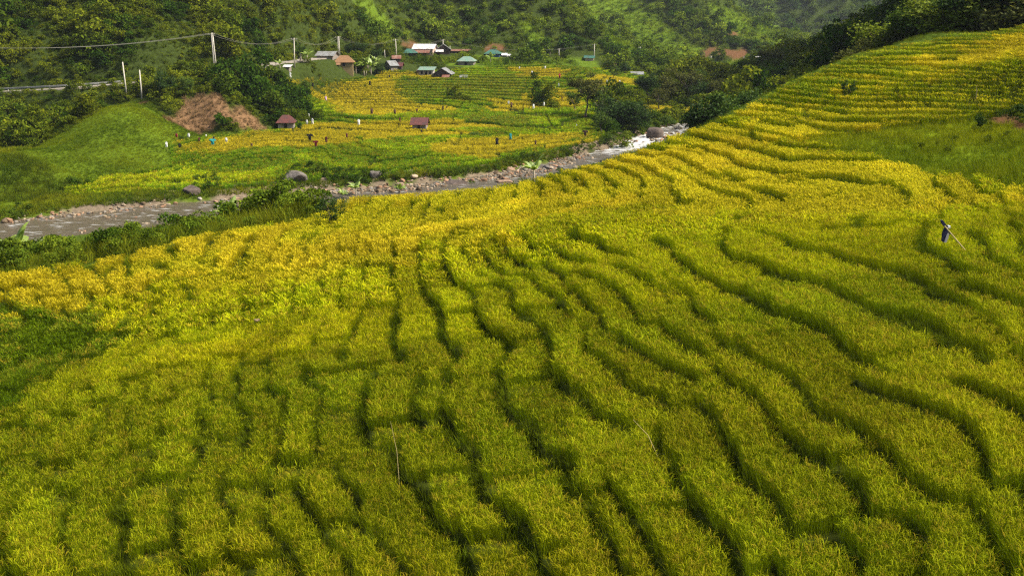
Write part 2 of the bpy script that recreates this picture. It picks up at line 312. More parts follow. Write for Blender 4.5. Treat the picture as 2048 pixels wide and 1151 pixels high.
# ------------------------------------------------------------------ object helpers
def tag(o, label=None, cat=None, group=None, kind=None):
    if label: o['label'] = label
    if cat: o['category'] = cat
    if group: o['group'] = group
    if kind: o['kind'] = kind
    return o
def link(name, verts, faces, m, parent=None, smooth=False, gcol=None):
    me = bpy.data.meshes.new(name); me.from_pydata([tuple(map(float, v)) for v in verts], [], [tuple(map(int, f)) for f in faces]); me.update()
    ms = m if isinstance(m, (list, tuple)) else [m]
    for q in ms: me.materials.append(q)
    if gcol is not None:
        at_ = me.attributes.new('gcol', 'FLOAT_COLOR', 'POINT'); at_.data.foreach_set('color', np.c_[gcol, np.ones(len(gcol))].astype(np.float32).ravel())
    if smooth: me.polygons.foreach_set('use_smooth', [True] * len(me.polygons))
    o = bpy.data.objects.new(name, me); COL.objects.link(o)
    if parent is not None: o.parent = parent
    return o
def root(name, loc, rz=0, **kw):
    o = bpy.data.objects.new(name, None); o.empty_display_size = .2; COL.objects.link(o); o.location = loc; o.rotation_euler = (0, 0, rz); return tag(o, **kw)
def kids(o): return [c for c in bpy.data.objects if c.parent == o]
def dup(o, parent=None, cache={}):
    c = o.copy(); COL.objects.link(c)
    if parent is not None: c.parent = parent
    k = cache.get(o.name)
    if k is None: k = cache[o.name] = kids(o)
    for ch in k: dup(ch, c)
    return c
def fast_mesh(name, V, Fq, m, smooth=False):
    """V (n,3), Fq (k,4) quads"""
    me = bpy.data.meshes.new(name); V = np.asarray(V, np.float32); Fq = np.asarray(Fq, np.int32)
    me.vertices.add(len(V)); me.vertices.foreach_set('co', V.ravel())
    me.loops.add(Fq.size); me.loops.foreach_set('vertex_index', Fq.ravel())
    me.polygons.add(len(Fq)); me.polygons.foreach_set('loop_start', np.arange(0, Fq.size, Fq.shape[1], dtype=np.int32))
    if smooth: me.polygons.foreach_set('use_smooth', np.ones(len(Fq), bool))
    me.update(calc_edges=True); me.materials.append(m)
    o = bpy.data.objects.new(name, me); COL.objects.link(o); return o

# ------------------------------------------------------------------ terrain mesh
tu = np.linspace(-.76, .76, 761)
tl = np.concatenate([np.linspace(math.log(7.5), math.log(125), 950)[:-1], np.linspace(math.log(125), math.log(420), 480)[:-1], np.linspace(math.log(420), math.log(2900), 260)])
TU, TL = np.meshgrid(tu, tl); TY = np.exp(TL); TX = TU / .76 * (.76 * TY + 15)
TZ = terr(TX, TY)
TZ += (fbm(TX / 1.1, TY / 1.1, 55, 3) - .5) * .35 * (1 - samp(ZT_w, TX, TY)) * sstep(5, 8, samp(RD, TX, TY))
nr, nc = TU.shape
idx = np.arange(nr * nc).reshape(nr, nc)
quads = np.stack([idx[:-1, :-1], idx[:-1, 1:], idx[1:, 1:], idx[1:, :-1]], -1).reshape(-1, 4)
V = np.stack([TX, TY, TZ], -1).reshape(-1, 3)
terrain = fast_mesh('terrain', V, quads, M_GROUND, True); tag(terrain, kind='structure')
gcs = gc.copy()
ca = terrain.data.attributes.new('col', 'FLOAT_COLOR', 'POINT')
gcol = samp(gcs, V[:, 0], V[:, 1]); ca.data.foreach_set('color', np.c_[gcol, np.ones(len(V))].astype(np.float32).ravel())
print('terrain', len(V))

# ------------------------------------------------------------------ scattered plants: one object holds its plant shapes and the points they grow from
def scatter(name, shapes, pts, rot, scl, var, tint, tint2, m):
    """shapes: list of (verts, quads, gcol)"""
    nv = sum(len(s[0]) for s in shapes); V, Fs, G, K = [], [], [], []; off = 0
    for k, (v, f, g) in enumerate(shapes):
        V.append(v); Fs.append(np.asarray(f) + off); G.append(g); K.append(np.full(len(v), k)); off += len(v)
    n = len(pts); V.append(pts); V = np.concatenate(V); G = np.concatenate(G + [np.zeros((n, 3))]); K = np.concatenate(K + [var])
    o = fast_mesh(name, V, np.concatenate(Fs), m); me = o.data
    def att(nm, typ, arr, key):
        a = me.attributes.new(nm, typ, 'POINT'); a.data.foreach_set(key, np.ascontiguousarray(arr).ravel())
    z3 = np.zeros((nv, 3), np.float32)
    att('gcol', 'FLOAT_COLOR', np.c_[G, np.ones(len(G))].astype(np.float32), 'color')
    att('var', 'INT', K.astype(np.int32), 'value')
    att('isp', 'BOOLEAN', np.r_[np.zeros(nv, bool), np.ones(n, bool)], 'value')
    att('rot', 'FLOAT_VECTOR', np.r_[z3, rot].astype(np.float32), 'vector')
    att('scl', 'FLOAT_VECTOR', np.r_[z3, scl].astype(np.float32), 'vector')
    att('tint', 'FLOAT_COLOR', np.c_[np.r_[z3, tint], np.ones(nv + n)].astype(np.float32), 'color')
    att('tint2', 'FLOAT_COLOR', np.c_[np.r_[z3, tint2], np.ones(nv + n)].astype(np.float32), 'color')
    g = bpy.data.node_groups.new(name, 'GeometryNodeTree'); g.interface.new_socket('Geometry', in_out='INPUT', socket_type='NodeSocketGeometry'); g.interface.new_socket('Geometry', in_out='OUTPUT', socket_type='NodeSocketGeometry')
    nn, ln = g.nodes.new, g.links.new
    gi = nn('NodeGroupInput'); go = nn('NodeGroupOutput'); join = nn('GeometryNodeJoinGeometry')
    def named(nm, ty):
        a = nn('GeometryNodeInputNamedAttribute'); a.data_type = ty; a.inputs[0].default_value = nm; return a.outputs[0]
    s0 = nn('GeometryNodeSeparateGeometry'); s0.domain = 'POINT'; ln(gi.outputs[0], s0.inputs[0]); ln(named('isp', 'BOOLEAN'), s0.inputs[1])
    for k in range(len(shapes)):
        cmp_ = nn('FunctionNodeCompare'); cmp_.data_type = 'INT'; cmp_.operation = 'EQUAL'
        ins = [i for i in cmp_.inputs if i.type == 'INT']; ln(named('var', 'INT'), ins[0]); ins[1].default_value = k
        a = nn('GeometryNodeSeparateGeometry'); a.domain = 'POINT'; ln(s0.outputs[0], a.inputs[0]); ln(cmp_.outputs[0], a.inputs[1])
        b = nn('GeometryNodeSeparateGeometry'); b.domain = 'POINT'; ln(s0.outputs[1], b.inputs[0]); ln(cmp_.outputs[0], b.inputs[1])
        ip = nn('GeometryNodeInstanceOnPoints'); ln(a.outputs[0], ip.inputs['Points']); ln(b.outputs[0], ip.inputs['Instance'])
        ln(named('rot', 'FLOAT_VECTOR'), ip.inputs['Rotation']); ln(named('scl', 'FLOAT_VECTOR'), ip.inputs['Scale'])
        ln(ip.outputs[0], join.inputs[0])
    ln(join.outputs[0], go.inputs[0])
    md = o.modifiers.new('plants', 'NODES'); md.node_group = g
    print(name, n, 'plants')
    return o
def strips(base, d0, length, width, nseg, droop, g0, g1, taper=1.0, rs=rng):
    """many bent, tapering blades at once; base (n,3), d0 (n,2) lean; returns verts, quads, gcol"""
    n = len(base); ang = rs.uniform(0, 2 * np.pi, n); V = []; G = []
    side = np.stack([np.cos(ang), np.sin(ang), np.zeros(n)], -1)
    p = base.copy(); dirv = np.stack([d0[:, 0], d0[:, 1], np.ones(n)], -1); dirv /= np.linalg.norm(dirv, axis=1)[:, None]
    hd = d0 / (np.linalg.norm(d0, axis=1)[:, None] + 1e-6)
    for k in range(nseg + 1):
        t = k / nseg; wv = width * (1 - t ** 1.6 * .9) * (1 if taper else 1)
        V.append(p - side * (wv / 2)[:, None]); V.append(p + side * (wv / 2)[:, None])
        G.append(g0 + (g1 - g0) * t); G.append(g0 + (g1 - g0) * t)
        p = p + dirv * (length / nseg)[:, None]
        dirv = dirv + np.stack([hd[:, 0], hd[:, 1], -np.ones(n) * .9], -1) * (droop * (k + 1) / nseg)[:, None]
        dirv /= np.linalg.norm(dirv, axis=1)[:, None]
    V = np.stack(V, 1); G = np.stack(G, 1); m = 2 * (nseg + 1); f = []
    for k in range(nseg): f.append([2 * k, 2 * k + 1, 2 * k + 3, 2 * k + 2])
    f = (np.arange(n)[:, None, None] * m + np.array(f)[None]).reshape(-1, 4)
    return V.reshape(-1, 3), f, G.reshape(-1, 3)
def merge(parts):
    V, Fq, G = [], [], []; o = 0
    for v, f, g in parts: V.append(v); Fq.append(f + o); G.append(g); o += len(v)
    return np.concatenate(V), np.concatenate(Fq), np.concatenate(G)
def rice_clump(seed, nb, npan, rad, bw, seg=3, pseg=4):
    rs = np.random.default_rng(seed)
    a = rs.uniform(0, 6.283, nb); r = rad * np.sqrt(rs.uniform(0, 1, nb)); base = np.stack([r * np.cos(a), r * np.sin(a), np.zeros(nb)], -1)
    lean = np.stack([np.cos(a), np.sin(a)], -1) * rs.uniform(.02, .26, nb)[:, None] + rs.normal(0, .06, (nb, 2))
    br = rs.uniform(.45, 1.35, nb)[:, None]
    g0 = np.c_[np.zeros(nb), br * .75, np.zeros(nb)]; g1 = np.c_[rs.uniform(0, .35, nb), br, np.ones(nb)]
    A_ = strips(base, lean, rs.uniform(.62, 1.0, nb), bw * rs.uniform(.7, 1.3, nb), seg, rs.uniform(.05, .55, nb), g0, g1, rs=rs)
    if not npan: return A_
    a = rs.uniform(0, 6.283, npan); r = rad * 1.1 * np.sqrt(rs.uniform(0, 1, npan)); base = np.stack([r * np.cos(a), r * np.sin(a), rs.uniform(.62, .80, npan)], -1)
    lean = np.stack([np.cos(a), np.sin(a)], -1) * rs.uniform(.1, .6, npan)[:, None] + .01
    br = rs.uniform(.8, 1.35, npan)[:, None]
    g0 = np.c_[np.full(npan, .6), br * .9, np.ones(npan)]; g1 = np.c_[np.ones(npan), br, np.ones(npan)]
    B_ = strips(base, lean, rs.uniform(.20, .34, npan), bw * rs.uniform(1.5, 2.6, npan), pseg, rs.uniform(.5, 1.3, npan), g0, g1, rs=rs)
    return merge([A_, B_])
def jgrid(y0, y1, s, umax=.60, off=0, x0=None, x1=None):
    xs = np.arange(-umax * y1 if x0 is None else x0, umax * y1 if x1 is None else x1, s); ys = np.arange(y0, y1, s)
    X, Y = np.meshgrid(xs, ys); X = X.ravel() + rng.uniform(-.48, .48, X.size) * s; Y = Y.ravel() + rng.uniform(-.48, .48, Y.size) * s
    k = (np.abs(X) < umax * Y + off) & (Y >= y0) & (Y < y1); return X[k], Y[k]
def plot(X, Y, fl):
    """which plot along its terrace a plant stands in, and how near to the cross bund"""
    s_ = np.where(Y < 50, Y * .95 - X * .2, X) + (noise(X / 1.5, Y / 1.5, 44) - .5) * .5; L = np.where(Y < 50, np.where(X < .06 * Y, 3.4, 7.), np.where(Y < 130, 7., 22.)); rr = _h(fl.astype(int), fl.astype(int) * 0 + 3, 5)
    q = s_ / L + rr * 7; i = np.floor(q); return _h(fl.astype(int) + 50, i.astype(int), 9), (q - i) * L
def rice_points(y0, y1, s, far_=False, umax=.58):
    X, Y = jgrid(y0, y1, s, umax, off=8, x0=-umax * y1 - 8, x1=umax * y1 + 8); wt = samp(ZT_w, X, Y); k = wt > .5; X, Y = X[k], Y[k]
    if not far_:
        k = Y < np.interp(X / Y, crest[:, 0], crest[:, 1]) + 1; X, Y = X[k], Y[k]
    Z, t, wt, fl = terr(X, Y, 2)
    pid, cut = plot(X, Y, fl)
    px, py = project(X, Y, Z + .7); k = (py < 1500) & (py > -150)
    gap = (np.where(X < .06 * Y, .75, .82) if not far_ else np.where(Y < 218, .90, .84)) + .05 * (noise(X / .6, Y / .6, 8) - .5)
    k &= (t < gap) & ((t > .02) | far_)
    k &= ~((cut < (np.where(X < .06 * Y, .44, .24) if not far_ else .7)) & (pid > (.2 if not far_ else .3)))
    return X[k], Y[k], Z[k], pid[k]
def rice_attr(X, Y, pid, sc, wide=1.0):
    n = len(X); jx = ((pid * 13.7) % 1 - .5) * np.clip(Y / 14, 1, 5); jy = ((pid * 29.3) % 1 - .5) * np.clip(Y / 14, 1, 5); T = samp(tint, X + jx, Y + jy); rp = samp(ripe, X + jx, Y + jy)
    v = .82 + .36 * fbm(X / 2.2, Y / 2.2, 71, 3) + rng.normal(0, .07, n)
    hue = (fbm(X / 6, Y / 6, 73, 3) - .5) * .32 + rng.normal(0, .05, n)
    v = v * (.82 + .36 * pid); T = T * v[:, None]; T[:, 0] *= 1 + hue * (1 - .5 * rp); T = np.clip(T, .002, .9)
    T2 = np.stack([T[:, 0] * 1.5 + .07, T[:, 1] * 1.25 + .045, T[:, 2] + .008], -1)
    dk = (T[:, 1] < .15)[:, None]; T2 = np.where(dk, T * np.array((1.35, 1.2, 1)), T2); om = (rng.uniform(0, 1, n) < .22)[:, None] * ~dk * (1 - rp[:, None]); T2 = T2 * (1 - om) + np.array((.36, .255, .02)) * om * v[:, None]
    T2 = T2 * (1 - rp[:, None]) + np.array((.58, .465, .022)) * v[:, None] * rp[:, None]
    T = T * (1 - .25 * rp[:, None]) + np.array((.32, .33, .01)) * .25 * rp[:, None]
    cx = (fbm(X / 7, Y / 7, 81, 2) - .5); cy = (fbm(X / 7, Y / 7, 83, 2) - .5)
    lodge = rp * sstep(.55, .75, fbm(X / 6, Y / 6, 87, 2))
    rot = np.stack([cy * .5 + rng.normal(0, .07, n) + lodge * .5, cx * .5 + rng.normal(0, .07, n) - lodge * .4, rng.uniform(0, 6.283, n)], -1)
    hs = sc * np.where((X < .06 * Y) & (Y < 60), .80 + .42 * ((pid * 7.3) % 1), .92 + .16 * ((pid * 7.3) % 1)) * (.86 + .28 * fbm(X / 3, Y / 3, 79, 2)) * rng.uniform(.88, 1.1, n)
    return rot, np.stack([hs * wide, hs * wide, hs], -1), T, T2
def plant_rice(name, label, rngs, clumps, far_, sc, wide):
    P_, Rr, S_, T_, T2_ = [], [], [], [], []
    for y0, y1, s, ss, ww in rngs:
        X, Y, Z, pid = rice_points(y0, y1, s, far_); r, sc_, a, b = rice_attr(X, Y, pid, sc * ss, ww)
        P_.append(np.stack([X, Y, Z - .02], -1)); Rr.append(r); S_.append(sc_); T_.append(a); T2_.append(b)
    P_ = np.concatenate(P_); n = len(P_)
    o = scatter(name, clumps, P_, np.concatenate(Rr), np.concatenate(S_), rng.integers(0, len(clumps), n), np.concatenate(T_), np.concatenate(T2_), M_RICE)
    return tag(o, label, 'rice', kind='stuff')
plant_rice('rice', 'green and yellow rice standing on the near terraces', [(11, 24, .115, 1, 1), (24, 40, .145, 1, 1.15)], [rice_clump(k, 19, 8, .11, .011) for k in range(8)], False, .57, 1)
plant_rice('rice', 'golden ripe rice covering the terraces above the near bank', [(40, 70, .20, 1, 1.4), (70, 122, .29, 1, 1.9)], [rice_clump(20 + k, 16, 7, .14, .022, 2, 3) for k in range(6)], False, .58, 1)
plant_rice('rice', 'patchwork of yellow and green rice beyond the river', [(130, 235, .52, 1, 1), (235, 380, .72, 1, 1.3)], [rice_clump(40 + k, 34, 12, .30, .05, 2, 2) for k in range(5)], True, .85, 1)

# ------------------------------------------------------------------ grasses
def grass_clump(seed, nb, rad, bw):
    rs = np.random.default_rng(seed); a = rs.uniform(0, 6.283, nb); r = rad * np.sqrt(rs.uniform(0, 1, nb)); base = np.stack([r * np.cos(a), r * np.sin(a), np.zeros(nb)], -1)
    lean = np.stack([np.cos(a), np.sin(a)], -1) * rs.uniform(.1, .7, nb)[:, None] + rs.normal(0, .1, (nb, 2)); br = rs.uniform(.6, 1.3, nb)[:, None]
    return strips(base, lean, rs.uniform(.5, 1.0, nb), bw * rs.uniform(.7, 1.3, nb), 2, rs.uniform(.1, .8, nb), np.c_[np.zeros(nb), br * .8, np.zeros(nb)], np.c_[rs.uniform(0, 1, nb), br, np.ones(nb)], rs=rs)
def cover(name, label, cat, X, Y, shapes, size, cols, m, tilt=.15, flat=1.0, sink=.05):
    n = len(X); Z = terr(X, Y); c = np.asarray(cols); mixn = np.clip(fbm(X / 8, Y / 8, 101, 3) * 2.2 - .6 + rng.normal(0, .22, n), 0, 1)[:, None]
    T = c[0] * (1 - mixn) + c[1] * mixn; T = T * rng.uniform(.75, 1.25, n)[:, None]; T2 = T * np.array((1.7, 1.4, 1.1))
    sz = np.broadcast_to(size, (n,)) * rng.uniform(.6, 1.4, n) if np.ndim(size) == 0 else size
    rot = np.stack([rng.normal(0, tilt, n), rng.normal(0, tilt, n), rng.uniform(0, 6.283, n)], -1)
    o = scatter(name, shapes, np.stack([X, Y, Z - sink * sz], -1), rot, np.stack([sz, sz, sz * flat * rng.uniform(.8, 1.25, n)], -1), rng.integers(0, len(shapes), n), T, T2, m)
    return tag(o, label, cat, kind='stuff')
GC = [grass_clump(60 + k, 26, .28, .03) for k in range(4)]; GF = [grass_clump(70 + k, 30, .4, .07) for k in range(4)]; GM = [grass_clump(80 + k, 34, .55, .04) for k in range(4)]
# weeds on the risers and in the gaps of the near terraces
X, Y = jgrid(11, 70, .2, .6, off=8, x0=-50, x1=50); Z, t, wt = terr(X, Y, True); k = (wt > .4) & (t > .74) & (Y < np.interp(X / Y, crest[:, 0], crest[:, 1])) ; X, Y = X[k], Y[k]
cover('riser_grass', 'dark green weeds on the banks between near rice terraces', 'grass', X, Y, GC, .36, [(.07, .12, .006), (.14, .19, .008)], M_RICE)
X, Y = jgrid(30, 75, .3, .75); k = (zone(grassz, X, Y) > .5) & (zone(bare, X, Y) < .5); X, Y = X[k], Y[k]
cover('tall_grass', 'bright green grass sloping beside the golden terraces', 'grass', X, Y, GC, .5 * (.5 + fbm(X / 2, Y / 2, 173, 2)) , [(.10, .16, .008), (.24, .28, .01)], M_RICE)
X, Y = jgrid(118, 240, .48, .56); rd = samp(RD, X, Y); rs_ = samp(RS, X, Y)
k = (zone(mound, X, Y) > .4); k &= zone(bare | brown, X, Y) < .5
cover('mound_grass', 'short green grass covering the mound beside the road', 'grass', X[k], Y[k], GM, .40 * (.6 + fbm(X[k] / 3, Y[k] / 3, 175, 2)), [(.075, .13, .006), (.19, .24, .008)], M_RICE)
k = (zone(fargrass, X, Y) > .5) & (zone(mound, X, Y) < .5) & (rd > 8.5) & (zone(ff, X, Y) < .5) & (zone(bare | brown, X, Y) < .5)
cover('bank_grass', 'rough green grass along the far bank of the river', 'grass', X[k], Y[k], GF, .75, [(.08, .14, .01), (.20, .23, .01)], M_RICE)
VIL = [(850,112),(895,106),(815,108),(932,132),(848,150),(886,155),(687,136),(985,112),(655,118),(790,136),(1180,120),(1010,113),(780,143),(575,133)]
VP_ = [at(a, ground(a, b, 200).y) for a, b in VIL]
Xa, Ya = jgrid(185, 350, 1.05, .56); Xb, Yb = jgrid(350, 720, 2.2, .56); X = np.r_[Xa, Xb]; Y = np.r_[Ya, Yb]; k = (zone(mound, X, Y) < .4) & (zone(bare | brown, X, Y) < .5) & (zone(ff, X, Y) < .3) & (samp(RD, X, Y) > 12) & (pdist(X, Y, ROADP) > 3.4) & (zone(nearside, X, Y) < .3); X, Y = X[k], Y[k]
for v in VP_:
    k = ~((np.hypot(X - v.x, (Y - v.y) * .36) < 6.5) & (Y < v.y + 7)); X, Y = X[k], Y[k]
md_ = zone(meadow, X, Y) > .5; cover('meadow_grass', 'bright green grass in the clearings of the valley slopes', 'grass', X[md_], Y[md_], GF, np.where(Y[md_] < 350, .9, 2.2), [(.13, .22, .012), (.24, .33, .02)], M_RICE); X, Y = X[~md_], Y[~md_]
cover('hill_grass', 'mixed pale and dark green grass and ferns on the hillsides', 'grass', X, Y, GF, np.where(Y < 350, .95, 2.0) * (.5 + fbm(X / 5, Y / 5, 177, 2)) * rng.uniform(.6, 1.3, len(X)), [(.045, .085, .006), (.15, .20, .012)], M_RICE)
X, Y = jgrid(190, 235, .8, .56); k = (zone(brown, X, Y) > .4)
X, Y = jgrid(115, 175, .8, .58); px_, py_ = project(X, Y, terr(X, Y)); k = inpoly(px_, py_, [(-300,312),(50,312),(110,345),(150,385),(60,405),(-300,420)]) & (rng.uniform(0, 1, len(X)) < .8)
cover('tall_weeds', 'dark rough weeds on the low knoll at the left edge', 'weeds', X[k], Y[k], GC, 1.3, [(.035, .07, .006), (.09, .12, .008)], M_RICE)
X, Y = jgrid(190, 235, .8, .56); k = (zone(brown, X, Y) > .4)
cover('cut_straw', 'dry brown cut stalks lying on the slope below the road', 'straw', X[k], Y[k], GF, .8, [(.15, .10, .042), (.32, .235, .12)], M_RICE, tilt=.9)

# ------------------------------------------------------------------ leaf masses
def leaf_cards(C, size, rs, gmix, upb=.35):
    """one small folded leaf spray (quad) at each centre"""
    n = len(C); d = rs.normal(0, 1, (n, 3)); d[:, 2] = d[:, 2] * .6 - .1; d /= np.linalg.norm(d, axis=1)[:, None]
    s = np.cross(d, rs.normal(0, 1, (n, 3))); s /= np.linalg.norm(s, axis=1)[:, None] + 1e-9
    sz = size * rs.uniform(.6, 1.4, n)[:, None]
    V = np.stack([C - d * sz * .5, C + s * sz * .33, C + d * sz * .6, C - s * sz * .33], 1).reshape(-1, 3)
    f = (np.arange(n)[:, None] * 4 + np.arange(4)).reshape(-1, 4)
    br = rs.uniform(.65, 1.3, n); G = np.repeat(np.stack([gmix, br, np.zeros(n)], -1), 4, 0)
    return V, f, G
def bush_shape(seed, n=520, blobs=9, size=.16, tall=1.0, spread=1.0):
    """unit bush: many sprays on a cluster of uneven puffs, about 1 wide each side and 1.4*tall high"""
    rs = np.random.default_rng(seed); B = np.stack([rs.uniform(-.6, .6, blobs) * spread, rs.uniform(-.6, .6, blobs) * spread, rs.uniform(.25, 1.05, blobs) * tall], -1); r = rs.uniform(.28, .52, blobs)
    k = rs.integers(0, blobs, n); d = rs.normal(0, 1, (n, 3)); d /= np.linalg.norm(d, axis=1)[:, None]; d[:, 2] = np.abs(d[:, 2]) * .9 - .15
    C = B[k] + d * (r[k] * rs.uniform(.7, 1.08, n) )[:, None]; C[:, 2] = np.maximum(C[:, 2], .02)
    return leaf_cards(C, size, rs, np.clip(rs.uniform(-.3, .9, n), 0, 1))
def stemmed_shape(seed, n=420):
    rs = np.random.default_rng(seed); v, f, g = bush_shape(seed, n, 7, .17, 1.0, .8); v = v + np.array((0, 0, .75))
    parts = [(v, f, g)]
    return merge(parts)
BS = [bush_shape(200 + k) for k in range(5)] + [bush_shape(210 + k, 460, 6, .15, 1.35, .6) for k in range(3)]
# hillside woods
X, Y = jgrid(185, 345, 1.55, .56); k = (zone(ff, X, Y) < .3) & (zone(nearside, X, Y) < .3) & (zone(mound, X, Y) < .4) & (zone(brown | bare, X, Y) < .4) & (samp(RD, X, Y) > 11)
k &= (zone(meadow, X, Y) < .5) | (rng.uniform(0, 1, len(X)) < .40)
X, Y = X[k], Y[k]
rdm = None
keep = pdist(X, Y, ROADP) > 3.1
for v in VP_: keep &= ~((np.hypot(X - v.x, (Y - v.y) * .36) < 7.0) & (Y < v.y + 7))
X, Y = X[keep], Y[keep]
sz = (.65 + 1.5 * fbm(X / 14, Y / 14, 111, 2) ** 1.5 * 2.0) * rng.uniform(.6, 1.35, len(X)); sz *= rng.choice([.6, .9, 1.1, 1.9], len(X), p=[.35, .3, .27, .08]) * np.where(pdist(X, Y, ROADP) < 7, .7, 1)
def low_by_village(X, Y, sz):
    px_, py_ = project(X, Y, terr(X, Y)); m = inpoly(px_, py_, [(780,96),(1040,90),(1040,215),(770,215)]); return sz * np.where(m, .38, 1)
sz = low_by_village(X, Y, sz)
cover('hillside_shrubs', 'dense dark green shrubs and small trees on the hillside', 'shrubs', X, Y, BS, sz, [(.030, .068, .006), (.13, .165, .010)], M_BUSH)
X, Y = jgrid(345, 760, 3.6, .6); k = (zone(nearside, X, Y) < .3) & ((zone(meadow, X, Y) < .5) | (rng.uniform(0, 1, len(X)) < .3)) & (zone(ff, X, Y) < .3) & (zone(bare, X, Y) < .4) & (pdist(X, Y, ROADP) > 6)
X, Y = X[k], Y[k]
for v in VP_:
    k = ~((np.hypot(X - v.x, (Y - v.y) * .36) < 8.0) & (Y < v.y + 8)); X, Y = X[k], Y[k]
sz = (1.3 + 3.2 * fbm(X / 30, Y / 30, 113, 2) ** 1.5) * rng.uniform(.6, 1.35, len(X))
sz = low_by_village(X, Y, sz * rng.choice([.6, .9, 1.15, 1.9], len(X), p=[.35, .3, .27, .08]))
cover('mountain_wood', 'dark woods on the mountain side above the village', 'wood', X, Y, BS, sz, [(.04, .085, .01), (.14, .20, .016)], M_BUSH)
X, Y = jgrid(760, 1700, 10, .55, x0=-50, x1=950)
sz = rng.uniform(4, 9, len(X))
cover('far_wood', 'hazy blue green forest covering the farthest mountain', 'wood', X, Y, BS[:5], sz, [(.04, .08, .012), (.10, .15, .02)], M_BUSH)

# ------------------------------------------------------------------ river water
rp = []
for k in range(len(river_pts) - 1):
    a, b = river_pts[k], river_pts[k + 1]; m = max(2, int(np.hypot(*(b - a)[:2]) / 1.0))
    for i in range(m): rp.append(a + (b - a) * i / m)
rp = np.array(rp)
for _ in range(6): rp[1:-1] = (rp[:-2] + rp[1:-1] * 2 + rp[2:]) / 4
tn = np.gradient(rp[:, :2], axis=0); tn /= np.linalg.norm(tn, axis=1)[:, None]; nm = np.stack([-tn[:, 1], tn[:, 0]], -1)
off = np.linspace(-9.5, 9.5, 39)
WV = np.concatenate([(rp[:, None, :2] + nm[:, None] * off[None, :, None]), np.repeat(rp[:, None, 2:], len(off), 1)], -1)
fo = sstep(195, 215, WV[..., 1])
WV[..., 2] += (fbm(WV[..., 0] / .9, WV[..., 1] / .9, 131, 3) - .5) * (.22 + .5 * fo)
ii = np.arange(WV.shape[0] * len(off)).reshape(WV.shape[0], -1)
wq = np.stack([ii[:-1, :-1], ii[:-1, 1:], ii[1:, 1:], ii[1:, :-1]], -1).reshape(-1, 4)
def water_mat(t, nn, ln):
    geo = nn('ShaderNodeNewGeometry'); a = N(t, 'ShaderNodeAttribute', attribute_name='foam')
    mp = nn('ShaderNodeMapping'); mp.inputs['Scale'].default_value = (.35, .9, .9); mp.inputs['Rotation'].default_value = (0, 0, R(-20)); ln(geo.outputs['Position'], mp.inputs[0])
    nz = N(t, 'ShaderNodeTexNoise'); nz.inputs['Scale'].default_value = 1.1; nz.inputs['Detail'].default_value = 8; nz.inputs['Roughness'].default_value = .65; ln(mp.outputs[0], nz.inputs['Vector'])
    ad = N(t, 'ShaderNodeMath', operation='ADD'); ln(nz.outputs[0], ad.inputs[0]); ln(a.outputs['Fac'], ad.inputs[1])
    mr = N(t, 'ShaderNodeMapRange'); mr.inputs[1].default_value = .56; mr.inputs[2].default_value = .74; ln(ad.outputs[0], mr.inputs[0])
    p = nn('ShaderNodeBsdfPrincipled'); p.inputs['Base Color'].default_value = (.10, .08, .05, 1); p.inputs['Roughness'].default_value = .16; p.inputs['IOR'].default_value = 1.33
    bm = nn('ShaderNodeBump'); bm.inputs['Strength'].default_value = .9; bm.inputs['Distance'].default_value = .25; ln(nz.outputs[0], bm.inputs['Height']); ln(bm.outputs[0], p.inputs['Normal'])
    d = nn('ShaderNodeBsdfDiffuse'); d.inputs[0].default_value = (.50, .50, .48, 1); ms = nn('ShaderNodeMixShader')
    ln(mr.outputs[0], ms.inputs[0]); ln(p.outputs[0], ms.inputs[1]); ln(d.outputs[0], ms.inputs[2]); return ms.outputs[0]
river = fast_mesh('river', WV.reshape(-1, 3), wq, mat('water', water_mat), True); tag(river, kind='structure')
fa = river.data.attributes.new('foam', 'FLOAT', 'POINT'); fa.data.foreach_set('value', (fo * .22 * (1 - sstep(228, 240, WV[..., 1])) + .10 * sstep(60, 130, WV[..., 0] * 0 + (WV[..., 0] + 60))).astype(np.float32).ravel())

# ------------------------------------------------------------------ rocks
def rock_shape(seed, nseg=4, amp=.35):
    fr = np.linspace(-1, 1, nseg + 1); A, B = np.meshgrid(fr, fr); V = []; Fq = []; o = 0
    for ax in range(3):
        for s in (-1, 1):
            p = np.zeros(A.shape + (3,)); p[..., ax] = s; p[..., (ax + 1) % 3] = A * s; p[..., (ax + 2) % 3] = B
            i = np.arange(A.size).reshape(A.shape) + o; V.append(p.reshape(-1, 3)); Fq.append(np.stack([i[:-1, :-1], i[:-1, 1:], i[1:, 1:], i[1:, :-1]], -1).reshape(-1, 4)); o += A.size
    V = np.concatenate(V); V = V / (np.abs(V) ** 3.2).sum(1)[:, None] ** (1 / 3.2)
    rs = np.random.default_rng(seed); f = np.ones(len(V))
    for _ in range(14):                                 # planar cuts and dents
        d = rs.normal(0, 1, 3); d /= np.linalg.norm(d); f = np.minimum(f, rs.uniform(.62, 1.0) / np.maximum(V @ d, .3)) if rs.uniform() < .8 else f
    V = V * f[:, None]; V += amp * .12 * np.stack([noise(V[:, 1] * 3 + 9, V[:, 2] * 3 + V[:, 0], seed), noise(V[:, 0] * 3 + 9, V[:, 2] * 3 + V[:, 1], seed + 1), noise(V[:, 0] * 3, V[:, 1] * 3 + V[:, 2], seed + 2)], -1)
    return V * .5, np.concatenate(Fq), np.tile((0., 1., 0.), (len(V), 1))
def rock_mat(t, nn, ln):
    a1 = N(t, 'ShaderNodeAttribute', attribute_type='INSTANCER', attribute_name='tint'); d = nn('ShaderNodeBsdfDiffuse'); ln(a1.outputs['Color'], d.inputs[0]); return d.outputs[0]
X, Y = jgrid(105, 235, .55, .6); rd = samp(RD, X, Y); rs_ = samp(RS, X, Y); bar = fbm(X / 7, Y / 7, 141, 3)
